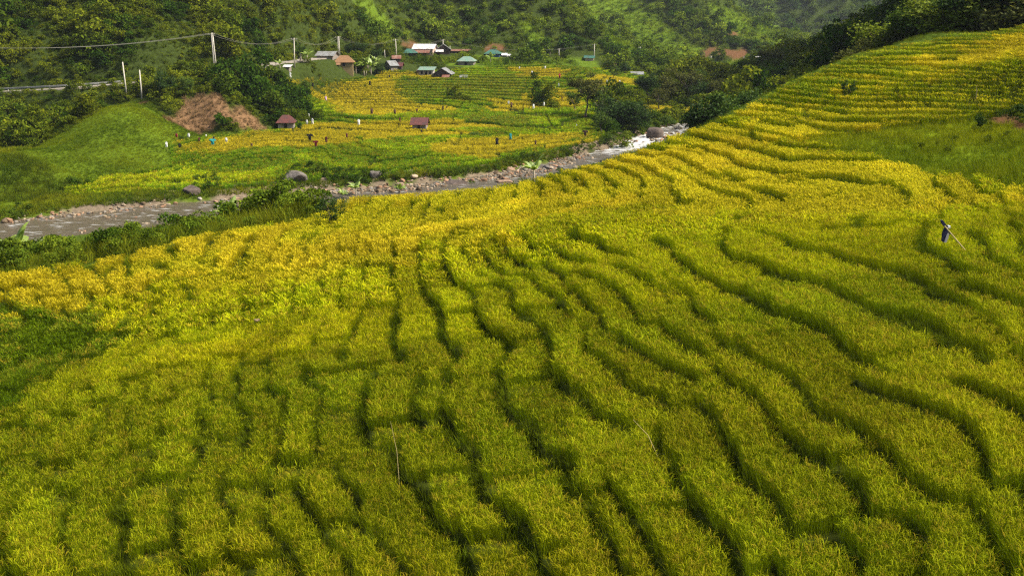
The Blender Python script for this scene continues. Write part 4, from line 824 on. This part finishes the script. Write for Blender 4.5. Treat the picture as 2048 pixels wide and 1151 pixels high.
def building(name, cat, px, py, wp, wallp, roofp, depth, roofm, wallm, label, style='gable', yaw=0, start=200, over=.12, opens=(), stilts=False, front_shed=None, group=None, sink=.3):
    """sizes across and up are given in photo pixels at the building's own distance, depth in metres"""
    p = ground(px, py, start); s = p.y / F; w_, wh, rh = wp * s, wallp * s, roofp * s; g = root(name, p, R(yaw), label=label, cat=cat, group=group); hx, hy = w_ / 2, depth / 2; ox, oy = hx * over + .25, .45
    z0 = wh * .28 if stilts else -4.0
    g.location.y += hy; zc = float(terr(np.array([p.x]), np.array([p.y + hy]))[0]); g.location.z = max(p.z, zc - .2) if py < 165 else p.z
    if style in ('gable', 'gablefront'):
        if style == 'gable': A = [(-hx, -hy), (hx, -hy), (hx, hy), (-hx, hy)]; ga = join(*[([(x, -hy, wh), (x, hy, wh), (x, 0, wh + rh * .93), (x, 0, wh)], [(0, 1, 2), (0, 2, 3)]) for x in (-hx, hx)])
        else: ga = join(*[([(-hx, y, wh), (hx, y, wh), (0, y, wh + rh * .93)], [(0, 1, 2)]) for y in (-hy, hy)])
        wm = join(box_mesh(-hx, -hy, z0, hx, hy, wh), ga)
    else: wm = box_mesh(-hx, -hy, z0, hx, hy, wh)
    wall = link('wall', *wm, wallm, g)
    if stilts:
        for x in (-hx * .92, 0, hx * .92):
            for y in (-hy * .9, hy * .9): link('stilt', *bar_mesh((x, y, -.6), (x, y, z0), .09), W_DARK, g)
    if style == 'gable':
        k = rh / hy; e = wh - oy * k
        rf = join(slab((-hx - ox, -hy - oy, e), (hx + ox, -hy - oy, e), (hx + ox, 0, wh + rh), (-hx - ox, 0, wh + rh)), slab((hx + ox, hy + oy, e), (-hx - ox, hy + oy, e), (-hx - ox, 0, wh + rh), (hx + ox, 0, wh + rh)))
    elif style == 'gablefront':
        k = rh / hx; e = wh - ox * k
        rf = join(slab((-hx - ox, hy + oy, e), (-hx - ox, -hy - oy, e), (0, -hy - oy, wh + rh), (0, hy + oy, wh + rh)), slab((hx + ox, -hy - oy, e), (hx + ox, hy + oy, e), (0, hy + oy, wh + rh), (0, -hy - oy, wh + rh)))
    elif style == 'shed':
        rf = slab((-hx - ox, -hy - oy, wh), (hx + ox, -hy - oy, wh), (hx + ox, hy + oy, wh + rh), (-hx - ox, hy + oy, wh + rh))
    else:                                               # hipped with a short ridge
        rx = hx * .45; e = wh - .1
        rf = join(slab((-hx - ox, -hy - oy, e), (hx + ox, -hy - oy, e), (rx, 0, wh + rh), (-rx, 0, wh + rh)), slab((hx + ox, hy + oy, e), (-hx - ox, hy + oy, e), (-rx, 0, wh + rh), (rx, 0, wh + rh)),
                  slab((hx + ox, -hy - oy, e), (hx + ox, hy + oy, e), (rx, .02, wh + rh), (rx, -.02, wh + rh)), slab((-hx - ox, hy + oy, e), (-hx - ox, -hy - oy, e), (-rx, -.02, wh + rh), (-rx, .02, wh + rh)))
    link('roof', *rf, roofm, g)
    for kind_, fx, fw, fz0, fz1 in opens:               # door or window panel in the front wall, with a frame standing proud
        x0, x1 = -hx + w_ * fx, -hx + w_ * (fx + fw); a, b = max(z0, 0) + (wh - max(z0, 0)) * fz0, max(z0, 0) + (wh - max(z0, 0)) * fz1
        o = link(kind_, *box_mesh(x0, -hy - .03, a, x1, -hy + .05, b), M_HOLE, g); t = .07
        link('frame', *join(box_mesh(x0 - t, -hy - .07, a, x0, -hy + .03, b), box_mesh(x1, -hy - .07, a, x1 + t, -hy + .03, b), box_mesh(x0 - t, -hy - .07, b, x1 + t, -hy + .03, b + t)), W_GREY, o)
    if front_shed:
        fx, fw, fz, fd, fm = front_shed; x0, x1 = -hx + w_ * fx, -hx + w_ * (fx + fw); zt = wh * fz
        link('porch_roof', *slab((x0, -hy - fd, zt - fd * .35), (x1, -hy - fd, zt - fd * .35), (x1, -hy - .01, zt), (x0, -hy - .01, zt)), fm, g)
        for x in (x0 + .15, (x0 + x1) / 2, x1 - .15): link('post', *bar_mesh((x, -hy - fd + .15, -.6), (x, -hy - fd + .15, zt - fd * .35), .07), W_DARK, g)
    return g
DW = (('door', .42, .16, 0, .85), ('window', .12, .14, .35, .8), ('window', .72, .14, .35, .8))
building('field_hut','hut',570,262,30,17,13,3.6,R_RED,W_GREY,'small hut with red brown roof at the left foot of trees','hip',6,150,opens=(('door',.4,.2,0,.8),),stilts=True)
building('field_hut','hut',839,264,27,17,10,3.4,R_RED,W_GREY,'small hut with red brown roof alone in the golden fields','gable',-3,150,.16,opens=(('door',.4,.18,0,.85),),stilts=True)
building('village_house','house',849,110,38,9,8,7,R_WHITE,W_PINK,'pink walled house with long white sheet roof above the village','gable',-8,opens=(('door',.55,.1,0,.8),),front_shed=(.05,.85,.8,3.2,R_RUST))
building('village_house','house',818,112,25,6,7,6,R_GREEN,W_DARK,'low house with dark green roof left of the white roofed house','hip',5,opens=(('door',.4,.2,0,.8),))
building('village_house','house',886,109,26,7,9,7,R_GREY,W_DARK,'grey roofed house with dark gable facing the valley','gablefront',4,opens=(('door',.4,.2,0,.8),),front_shed=(-.1,.6,.9,2.4,R_WHITE))
building('shed','shed',918,107,36,3,3,4,R_RUST,W_DARK,'long low rusty shed right of the upper houses','shed',-6)
building('village_house','house',933,131,30,8,8,7,R_PGREEN,W_GREY,'house with green hipped roof and grey brown walls on knoll','hip',-4,opens=DW[:1])
building('village_house','house',853,153,27,12,5,5,R_PGREEN,W_CONC,'grey block walled building with pale green roof beside fields','shed',-3,opens=DW)
building('shed','shed',840,152,10,9,3,3,R_RUST,W_PINK,'little pinkish shed at the left of the block building','shed',0)
building('village_house','house',886,158,33,10,10,7,R_GREY,W_DARK,'grey roofed house with gable just above the green terraces','gablefront',-6,opens=DW[1:],front_shed=(.55,.45,.85,2.4,R_RUST))
building('village_house','house',986,114,28,5,7,6,R_GREEN,W_BLUE,'green roofed house with blue wall at right end of village','hip',-4,opens=(('door',.3,.2,0,.8),))
building('shed','shed',1008,114,9,4,3,3,R_WHITE,W_GREY,'small pale shelter left one of the two beside blue house','gable',10)
building('shed','shed',1017,115,7,3,3,3,R_WHITE,W_BLUE,'small pale shelter with blue side, farthest from blue house','gable',0)
building('shed','shed',927,157,12,3,3,3,R_GREY,W_DARK,'tiny grey hut beside the upper green terraces','gable',0)
building('village_house','house',686,138,34,8,12,6,R_THATCH,W_BAM,'brown thatched house with bamboo walls beside the banana grove','hip',6,front_shed=(-.18,.5,.98,2.,R_THATCH),opens=DW[:1])
building('village_house','house',652,118,32,7,7,6,R_GREY,W_GREY,'grey roofed house half hidden by trees above thatched house','gable',-8)
building('shed','shed',781,141,15,6,8,5,R_GREY,W_GREY,'steep pale roofed hut at the top of the yellow terraces','gable',30)
building('shed','shed',794,140,18,5,6,5,R_RED,W_DARK,'dark roofed shed right of the steep pale roofed hut','gable',0)
building('shed','shed',792,124,14,5,5,4,R_RUST,W_DARK,'small brown hut below the third tall pole','gable',5,opens=(('door',.4,.25,0,.9),))
building('shed','shed',572,137,12,3,3,3,R_WHITE,W_GREY,'white roofed shelter at the road bend beside the pole','shed',0)
building('village_house','house',1180,122,17,3,4,5,R_GREEN,W_PINK,'small green roofed house beside the pole right of village','gable',-8)
building('shed','shed',1222,134,15,4,5,4,R_THATCH,W_DARK,'brown roofed hut on the bank above right hand trees','gable',10)
building('shed','shed',1275,151,21,3,4,4,R_GREY,W_DARK,'long grey roofed shed among trees right of brown hut','gable',0)
for i, (a, b, c, lb) in enumerate([(1466,168,12,'far white roof left one of two in the valley trees'),(1489,168,11,'far white roof right one of two in the valley trees'),(1516,121,16,'pale long roof beside the umbrella shaped tree'),(1557,120,9,'tiny white roof right of the umbrella shaped tree'),(1603,133,9,'tiny pale roof on the hazy right hand slope')]):
    building('far_house', 'house', a, b, c, 4, 3, 6, R_WHITE, W_GREY, lb, 'gable', 10 * i - 20, start=230)

# ------------------------------------------------------------------ poles and wires
M_POLE = plain('pole_concrete', (.50, .46, .38), .9, var=.15, scale=1); M_WIRE = plain('wire', (.25, .24, .2), .6, var=.05)
def top_point(px, py, Y):
    dx, dy, dz = ray(px, py); t = Y / dy; return Vector((dx * t, Y, dz * t))
tops = {}
def pole(key, bx, by, tx, ty, label, start=150, double=False, arm=True, r=.17):
    b = ground(bx, by, start); tp = top_point(tx, ty, b.y); g = root('utility_pole', b, label=label, cat='utility pole'); e = tp - b; tops[key] = tp
    link('post', *bar_mesh((0, 0, -.5), e, r * 1.15, 8, r * .75), M_POLE, g, smooth=True)
    if double: link('post', *bar_mesh((.55, 0, -.5), e + Vector((.25, 0, 0)), r, 8, r * .7), M_POLE, g, smooth=True)
    if arm:
        link('crossarm', *box_mesh(e.x - .8, -.06, e.z - .45, e.x + .8, .06, e.z - .3), M_RAIL, g)
        for dx in (-.7, 0, .7): link('insulator', *bar_mesh((e.x + dx, 0, e.z - .3), (e.x + dx, 0, e.z - .05), .06, 6, .04), M_POLE, g)
pole('a',254,195,245,124,'left short pole leaning on top of the grassy mound',arm=False)
pole('b',284,199,279,140,'right short pole on top of the grassy mound',arm=False)
pole('c',430,153,423,66,'tall double concrete pole beside the road above brown slope',double=True)
pole('d',589,136,588,76,'tall pole at the road bend near white roofed shelter',180)
pole('e',676,112,676,73,'tall pole behind the thatched house at foot of mountain',200,double=True)
pole('f',793,115,791,78,'tall thin pole left of the upper village houses',200)
pole('g',770,116,769,100,'short thin pole left of the tall thin village pole',200,arm=False,r=.12)
pole('h',886,101,886,79,'pole rising behind the grey gabled upper house',200)
pole('i',900,104,900,92,'short pole right of the grey gabled upper house',200,arm=False,r=.12)
pole('j',1118,114,1118,97,'pole among banana plants above the upper yellow terraces',200)
pole('k',1188,119,1189,88,'tall pole beside the small green roofed house',200)
for i, (k, a, b, c, lb) in enumerate([('l',1267,118,103,'leftmost and shortest of four poles in the valley gap'),('m',1280,118,94,'second from left of four poles in the valley gap'),('n',1297,117,93,'third from left of four poles in the valley gap'),('o',1307,120,95,'rightmost of four poles in the valley gap')]): pole(k, a, b, a, c, lb, 250, r=.2)
pole('p',1422,127,1422,112,'pole in front of the red earth cutting far away',300,r=.25); pole('q',1488,124,1488,113,'pole left of the umbrella shaped tree by far road',300,r=.25)
def wire(a, b, label, sag=1.6, group='power lines between the poles', n=20, r=.022):
    v, f = [], []
    for s in (-.7, .7):
        prev = None; parts = []
        for i in range(n + 1):
            t = i / n; p = a.lerp(b, t) + Vector((s, 0, -.1 - 4 * sag * t * (1 - t)))
            if prev is not None: parts.append(bar_mesh(prev, p, r, 4))
            prev = p
        m = join(*parts); o = len(v); v += m[0]; f += [tuple(i + o for i in q) for q in m[1]]
    return v, f
def power(a, b, label, **k):
    g = tag(link('power_line', *wire(a, b, label, **k), M_WIRE), label, 'power line', 'power lines between the poles'); return g
edge = top_point(-420, 60, 215)
power(edge, tops['c'], 'pair of sagging wires crossing the hillside left of the double pole', sag=3.5, n=40, r=.035)
power(tops['c'], tops['d'], 'pair of wires between double road pole and bend pole', sag=2)
power(tops['d'], tops['e'], 'pair of wires between bend pole and the pole behind thatched house', sag=2)
power(tops['e'], tops['f'], 'pair of wires from behind the thatched house toward village pole', sag=2)
power(tops['f'], tops['h'], 'pair of wires over the upper village houses', sag=1.5)
power(tops['h'], tops['k'], 'long pair of wires running right from the village', sag=3)

# ------------------------------------------------------------------ scarecrows and bird-scaring cloths in the fields
def cloth_mat(n_, c): return plain(n_, c, .85, var=.15, scale=3)
CL = {'white': cloth_mat('white_cloth', (.78, .77, .74)), 'black': cloth_mat('black_cloth', (.012, .012, .015)), 'red': cloth_mat('red_cloth', (.28, .02, .03)), 'maroon': cloth_mat('maroon_cloth', (.09, .02, .02)), 'teal': cloth_mat('teal_cloth', (.02, .26, .26)), 'pink': cloth_mat('pink_cloth', (.55, .35, .50)), 'navy': cloth_mat('navy_cloth', (.02, .022, .06)), 'brown': cloth_mat('brown_cloth', (.10, .05, .03)), 'grey': cloth_mat('grey_cloth', (.35, .33, .33))}
M_BAMBOO = plain('bamboo', (.38, .30, .12), .7, var=.2)
def cloth_shape(kind, h, seed):
    """hanging cloth as a closed thin solid: shirt with sleeves, sheet, or folded bag"""
    rs = np.random.default_rng(seed)
    if kind == 'shirt': out = [(-.22, 1), (-.75, .86), (-.78, .68), (-.30, .74), (-.33, .05), (-.1, 0), (.12, .03), (.34, .0), (.30, .74), (.80, .66), (.74, .88), (.22, 1), (.0, .93)]
    elif kind == 'sheet': out = [(-.18, 1), (-.30, .7), (-.24, .3), (-.34, 0), (.05, .06), (.30, 0), (.24, .45), (.32, .75), (.16, 1)]
    else: out = [(-.35, .9), (-.42, .45), (-.25, .05), (.2, 0), (.42, .4), (.3, .95), (0, 1)]
    pts = [(x * h * .75, z * h) for x, z in out]; n = len(pts); cx = sum(p[0] for p in pts) / n; cz = sum(p[1] for p in pts) / n
    v = [(x, rs.uniform(-.07, .07) * h - .03, z) for x, z in pts] + [(x, rs.uniform(-.03, .03) * h + .05, z) for x, z in pts] + [(cx, -.16 * h, cz), (cx, .14 * h, cz)]
    f = [(k, (k + 1) % n, n + (k + 1) % n, n + k) for k in range(n)] + [((k + 1) % n, k, 2 * n) for k in range(n)] + [(n + k, n + (k + 1) % n, 2 * n + 1) for k in range(n)]
    return v, f
def scarecrow(px, py, hp, kind, colr, label, seed, start=140, tilt=0.):
    p = ground(px, py + hp * .5, start); h = hp / F * p.y; base = h * .0
    g = root('scarecrow', p, random.uniform(-.5, .5), label=label, cat='scarecrow'); zc = max(.62, float(top_point(px, py + hp * .5, p.y).z - p.z) + .55)
    link('pole', *bar_mesh((0, .03, -.2), (0, .03, zc + h * 1.05), .03, 6), M_BAMBOO, g)
    if kind == 'shirt': link('crossbar', *bar_mesh((-h * .62, .03, zc + h * .72), (h * .62, .03, zc + h * .72), .022, 5), M_BAMBOO, g)
    c = link('shirt' if kind == 'shirt' else 'cloth', *cloth_shape(kind, h, seed), CL[colr], g); c.location = (0, 0, zc); c.rotation_euler = (0, tilt, 0)
SC = [(426,290,12,'shirt','teal','teal shirt scarecrow at the left corner of golden field'),(428,284,9,'sheet','black','black cloth just behind the teal shirt scarecrow'),(399,286,8,'sheet','maroon','maroon cloth between mound and teal scarecrow'),(360,298,9,'bag','black','black bag on stick beside the mound foot'),
 (378,277,8,'bag','white','white and dark rag below the brown slope'),(354,278,8,'bag','red','red rag at the right foot of the grassy mound'),(334,296,10,'sheet','white','pale yellow sheet standing at the mound foot'),(453,286,9,'bag','white','white bag tilted on a stick right of the teal scarecrow'),(413,277,4,'bag','white','tiny white rag behind the black and teal scarecrows'),
 (504,296,7,'bag','brown','small brown rag in the left part of golden field'),(620,280,12,'shirt','black','black shirt scarecrow in the middle of hut field'),(632,293,11,'shirt','red','red shirt scarecrow with outstretched arms'),(653,285,11,'sheet','maroon','narrow maroon cloth right of the red scarecrow'),(694,277,9,'sheet','maroon','maroon cloth hung high in the middle golden field'),
 (718,250,11,'sheet','white','white cloth at the back edge of hut field'),(614,250,9,'bag','white','white bag right of the left field hut'),(625,248,11,'sheet','white','white cloth second right of the left field hut'),(618,236,6,'sheet','white','small white strip above the left field hut'),(843,268,6,'bag','black','black rag in front of the field hut'),(800,245,8,'sheet','maroon','dark red strip left of the lone field hut'),
 (616,193,9,'bag','white','white bag at the left edge of yellow terraces'),(652,202,9,'sheet','pink','lilac cloth at the left edge of yellow terraces'),(581,155,10,'sheet','white','thin white strip on bank above yellow terraces'),(740,171,9,'sheet','black','small black cloth at the top of left yellow terraces'),(626,175,8,'sheet','black','dark cloth in upper left yellow terraces'),(779,157,5,'sheet','black','dark rag below the steep pale roofed hut'),(793,154,4,'sheet','black','tiny dark rag right of the one below the steep hut'),
 (744,228,12,'sheet','brown','thin brown strip in the lower yellow terraces'),(790,229,10,'sheet','brown','brown cloth at the lower edge of yellow terraces'),(834,226,7,'sheet','maroon','maroon cloth at the right of lower yellow terraces'),(886,221,8,'sheet','black','black cloth at the right tip of yellow terraces'),(894,219,5,'sheet','black','smaller dark rag at the right tip of yellow terraces'),
 (994,289,14,'sheet','black','thin black strip in the golden field by the river'),(1021,279,12,'sheet','teal','narrow teal cloth at the back of riverside golden field'),(1170,272,11,'shirt','brown','brown shirt scarecrow near the right end of green fields'),(1071,292,9,'sheet','brown','small brown rag near riverside shrubs'),
 (1067,218,9,'sheet','white','white cloth at the right of the triangular golden field'),(1023,215,10,'sheet','brown','brown strip inside the triangular golden field'),(1017,210,6,'bag','white','small white rag inside the triangular golden field'),(1058,221,5,'sheet','black','tiny black rag near the triangular golden field corner'),
 (1119,157,9,'sheet','red','red cloth in the upper right terraces'),(1090,139,6,'bag','white','white bag in the top yellow terraces'),(1117,174,5,'sheet','white','tiny white cloth below the red cloth'),(1214,168,7,'sheet','white','white cloth in terraces left of river trees top'),(1239,168,6,'sheet','white','white cloth farthest right in the upper terraces'),(1064,149,5,'bag','white','small white rag left of the top yellow terraces bag'),
 (1124,202,6,'sheet','maroon','dark red rag in terraces left of the river trees'),(1088,213,7,'sheet','white','white rag in the right terraces near brown stone'),(1039,140,4,'sheet','white','tiny white rag at the left end of top yellow terraces'),(1169,237,4,'bag','brown','dark low object in the green far field'),(1153,256,4,'sheet','white','tiny white rag in the bright green far field')]
for i, q in enumerate(SC): scarecrow(*q, seed=800 + i)
# the near scarecrow: dark trousers hung over a leaning pole
p = ground(1886, 516, 15); Y0 = p.y; g = root('scarecrow', p, label='navy and white clothes hanging from a slanting bamboo pole at right', cat='scarecrow')
def tpt(px, py, dy=0.): return top_point(px, py, Y0 + dy) - p
link('pole', *bar_mesh(tpt(1930, 500, -.5), tpt(1886, 448), .022, 6), M_BAMBOO, g)
def ribbon(pts, ws, th=.05):
    v, f = [], []
    for (px, py), w_ in zip(pts, ws):
        c = tpt(px, py)
        for a, b in ((-1, -1), (1, -1), (1, 1), (-1, 1)): v.append((c.x + a * w_, c.y + b * th, c.z))
    for k in range(len(pts) - 1):
        for s in range(4): a = 4 * k + s; b = 4 * k + (s + 1) % 4; f.append((a, b, b + 4, a + 4))
    n = len(v); return v, f + [(3, 2, 1, 0), (n - 4, n - 3, n - 2, n - 1)]
s1 = Y0 / F
link('sleeve', *ribbon([(1883, 440), (1888, 449), (1895, 455)], [2.2 * s1, 3.6 * s1, 4.2 * s1]), CL['navy'], g)
link('shirt', *ribbon([(1896, 452), (1892, 458), (1890, 466), (1888, 474), (1887, 483)], [3.2 * s1, 4.4 * s1, 5 * s1, 4.2 * s1, 3.2 * s1]), CL['navy'], g)
link('trim', *ribbon([(1898, 451), (1896, 455), (1892, 455)], [1.6 * s1, 3 * s1, 2.2 * s1], .07), CL['white'], g)
link('hem', *ribbon([(1895, 466), (1892, 476), (1889, 484)], [2.2 * s1, 2.8 * s1, 2.4 * s1], .065), CL['grey'], g)
link('cuff', *ribbon([(1899, 464), (1900, 468)], [1.2 * s1, 1.5 * s1], .05), CL['black'], g)

# sticks left standing in the rice
for (x0, y0, x1, y1, lb) in ((800, 965, 781, 842, 'thin dry bamboo stick leaning in the central green rice'), (1322, 900, 1266, 838, 'slender pale stick bent over a terrace edge right of centre'), (1950, 205, 1953, 170, 'tiny upright stick on the upper right terraces')):
    p = ground(x0, y0 + (18 if y0 > 300 else 4), 11); e = top_point(x1, y1, p.y) - p; m_ = e * .55 + Vector((.05, 0, .06))
    g = tag(link('stick', *join(bar_mesh((0, 0, -.1), m_, .009 * p.y / 22 + .003, 6, .008 * p.y / 22), bar_mesh(m_, e, .008 * p.y / 22, 6, .004)), M_BAMBOO), lb, 'stick'); g.location = p
boulder(514, 662, 13, .4, M_ROCKP, 'small pale stone showing in the left green rice', 499, start=15); [o for o in COL.objects if o.get('label', '').startswith('small pale stone showing')][0].location.z += .40

# ------------------------------------------------------------------ haze
def haze_mat():
    m = bpy.data.materials.new('haze'); m.use_nodes = True; t = m.node_tree; t.nodes.clear(); out = t.nodes.new('ShaderNodeOutputMaterial'); v = t.nodes.new('ShaderNodeVolumePrincipled')
    v.inputs['Color'].default_value = (.80, .88, 1, 1); v.inputs['Density'].default_value = HAZE; v.inputs['Anisotropy'].default_value = .2; t.links.new(v.outputs[0], out.inputs['Volume']); return m
HAZE = .00007
if HAZE:
    hz = link('haze', *box_mesh(-2600, -60, -60, 2600, 3100, 480), haze_mat()); tag(hz, kind='stuff'); hz['label'] = 'thin bluish haze filling the far valley'
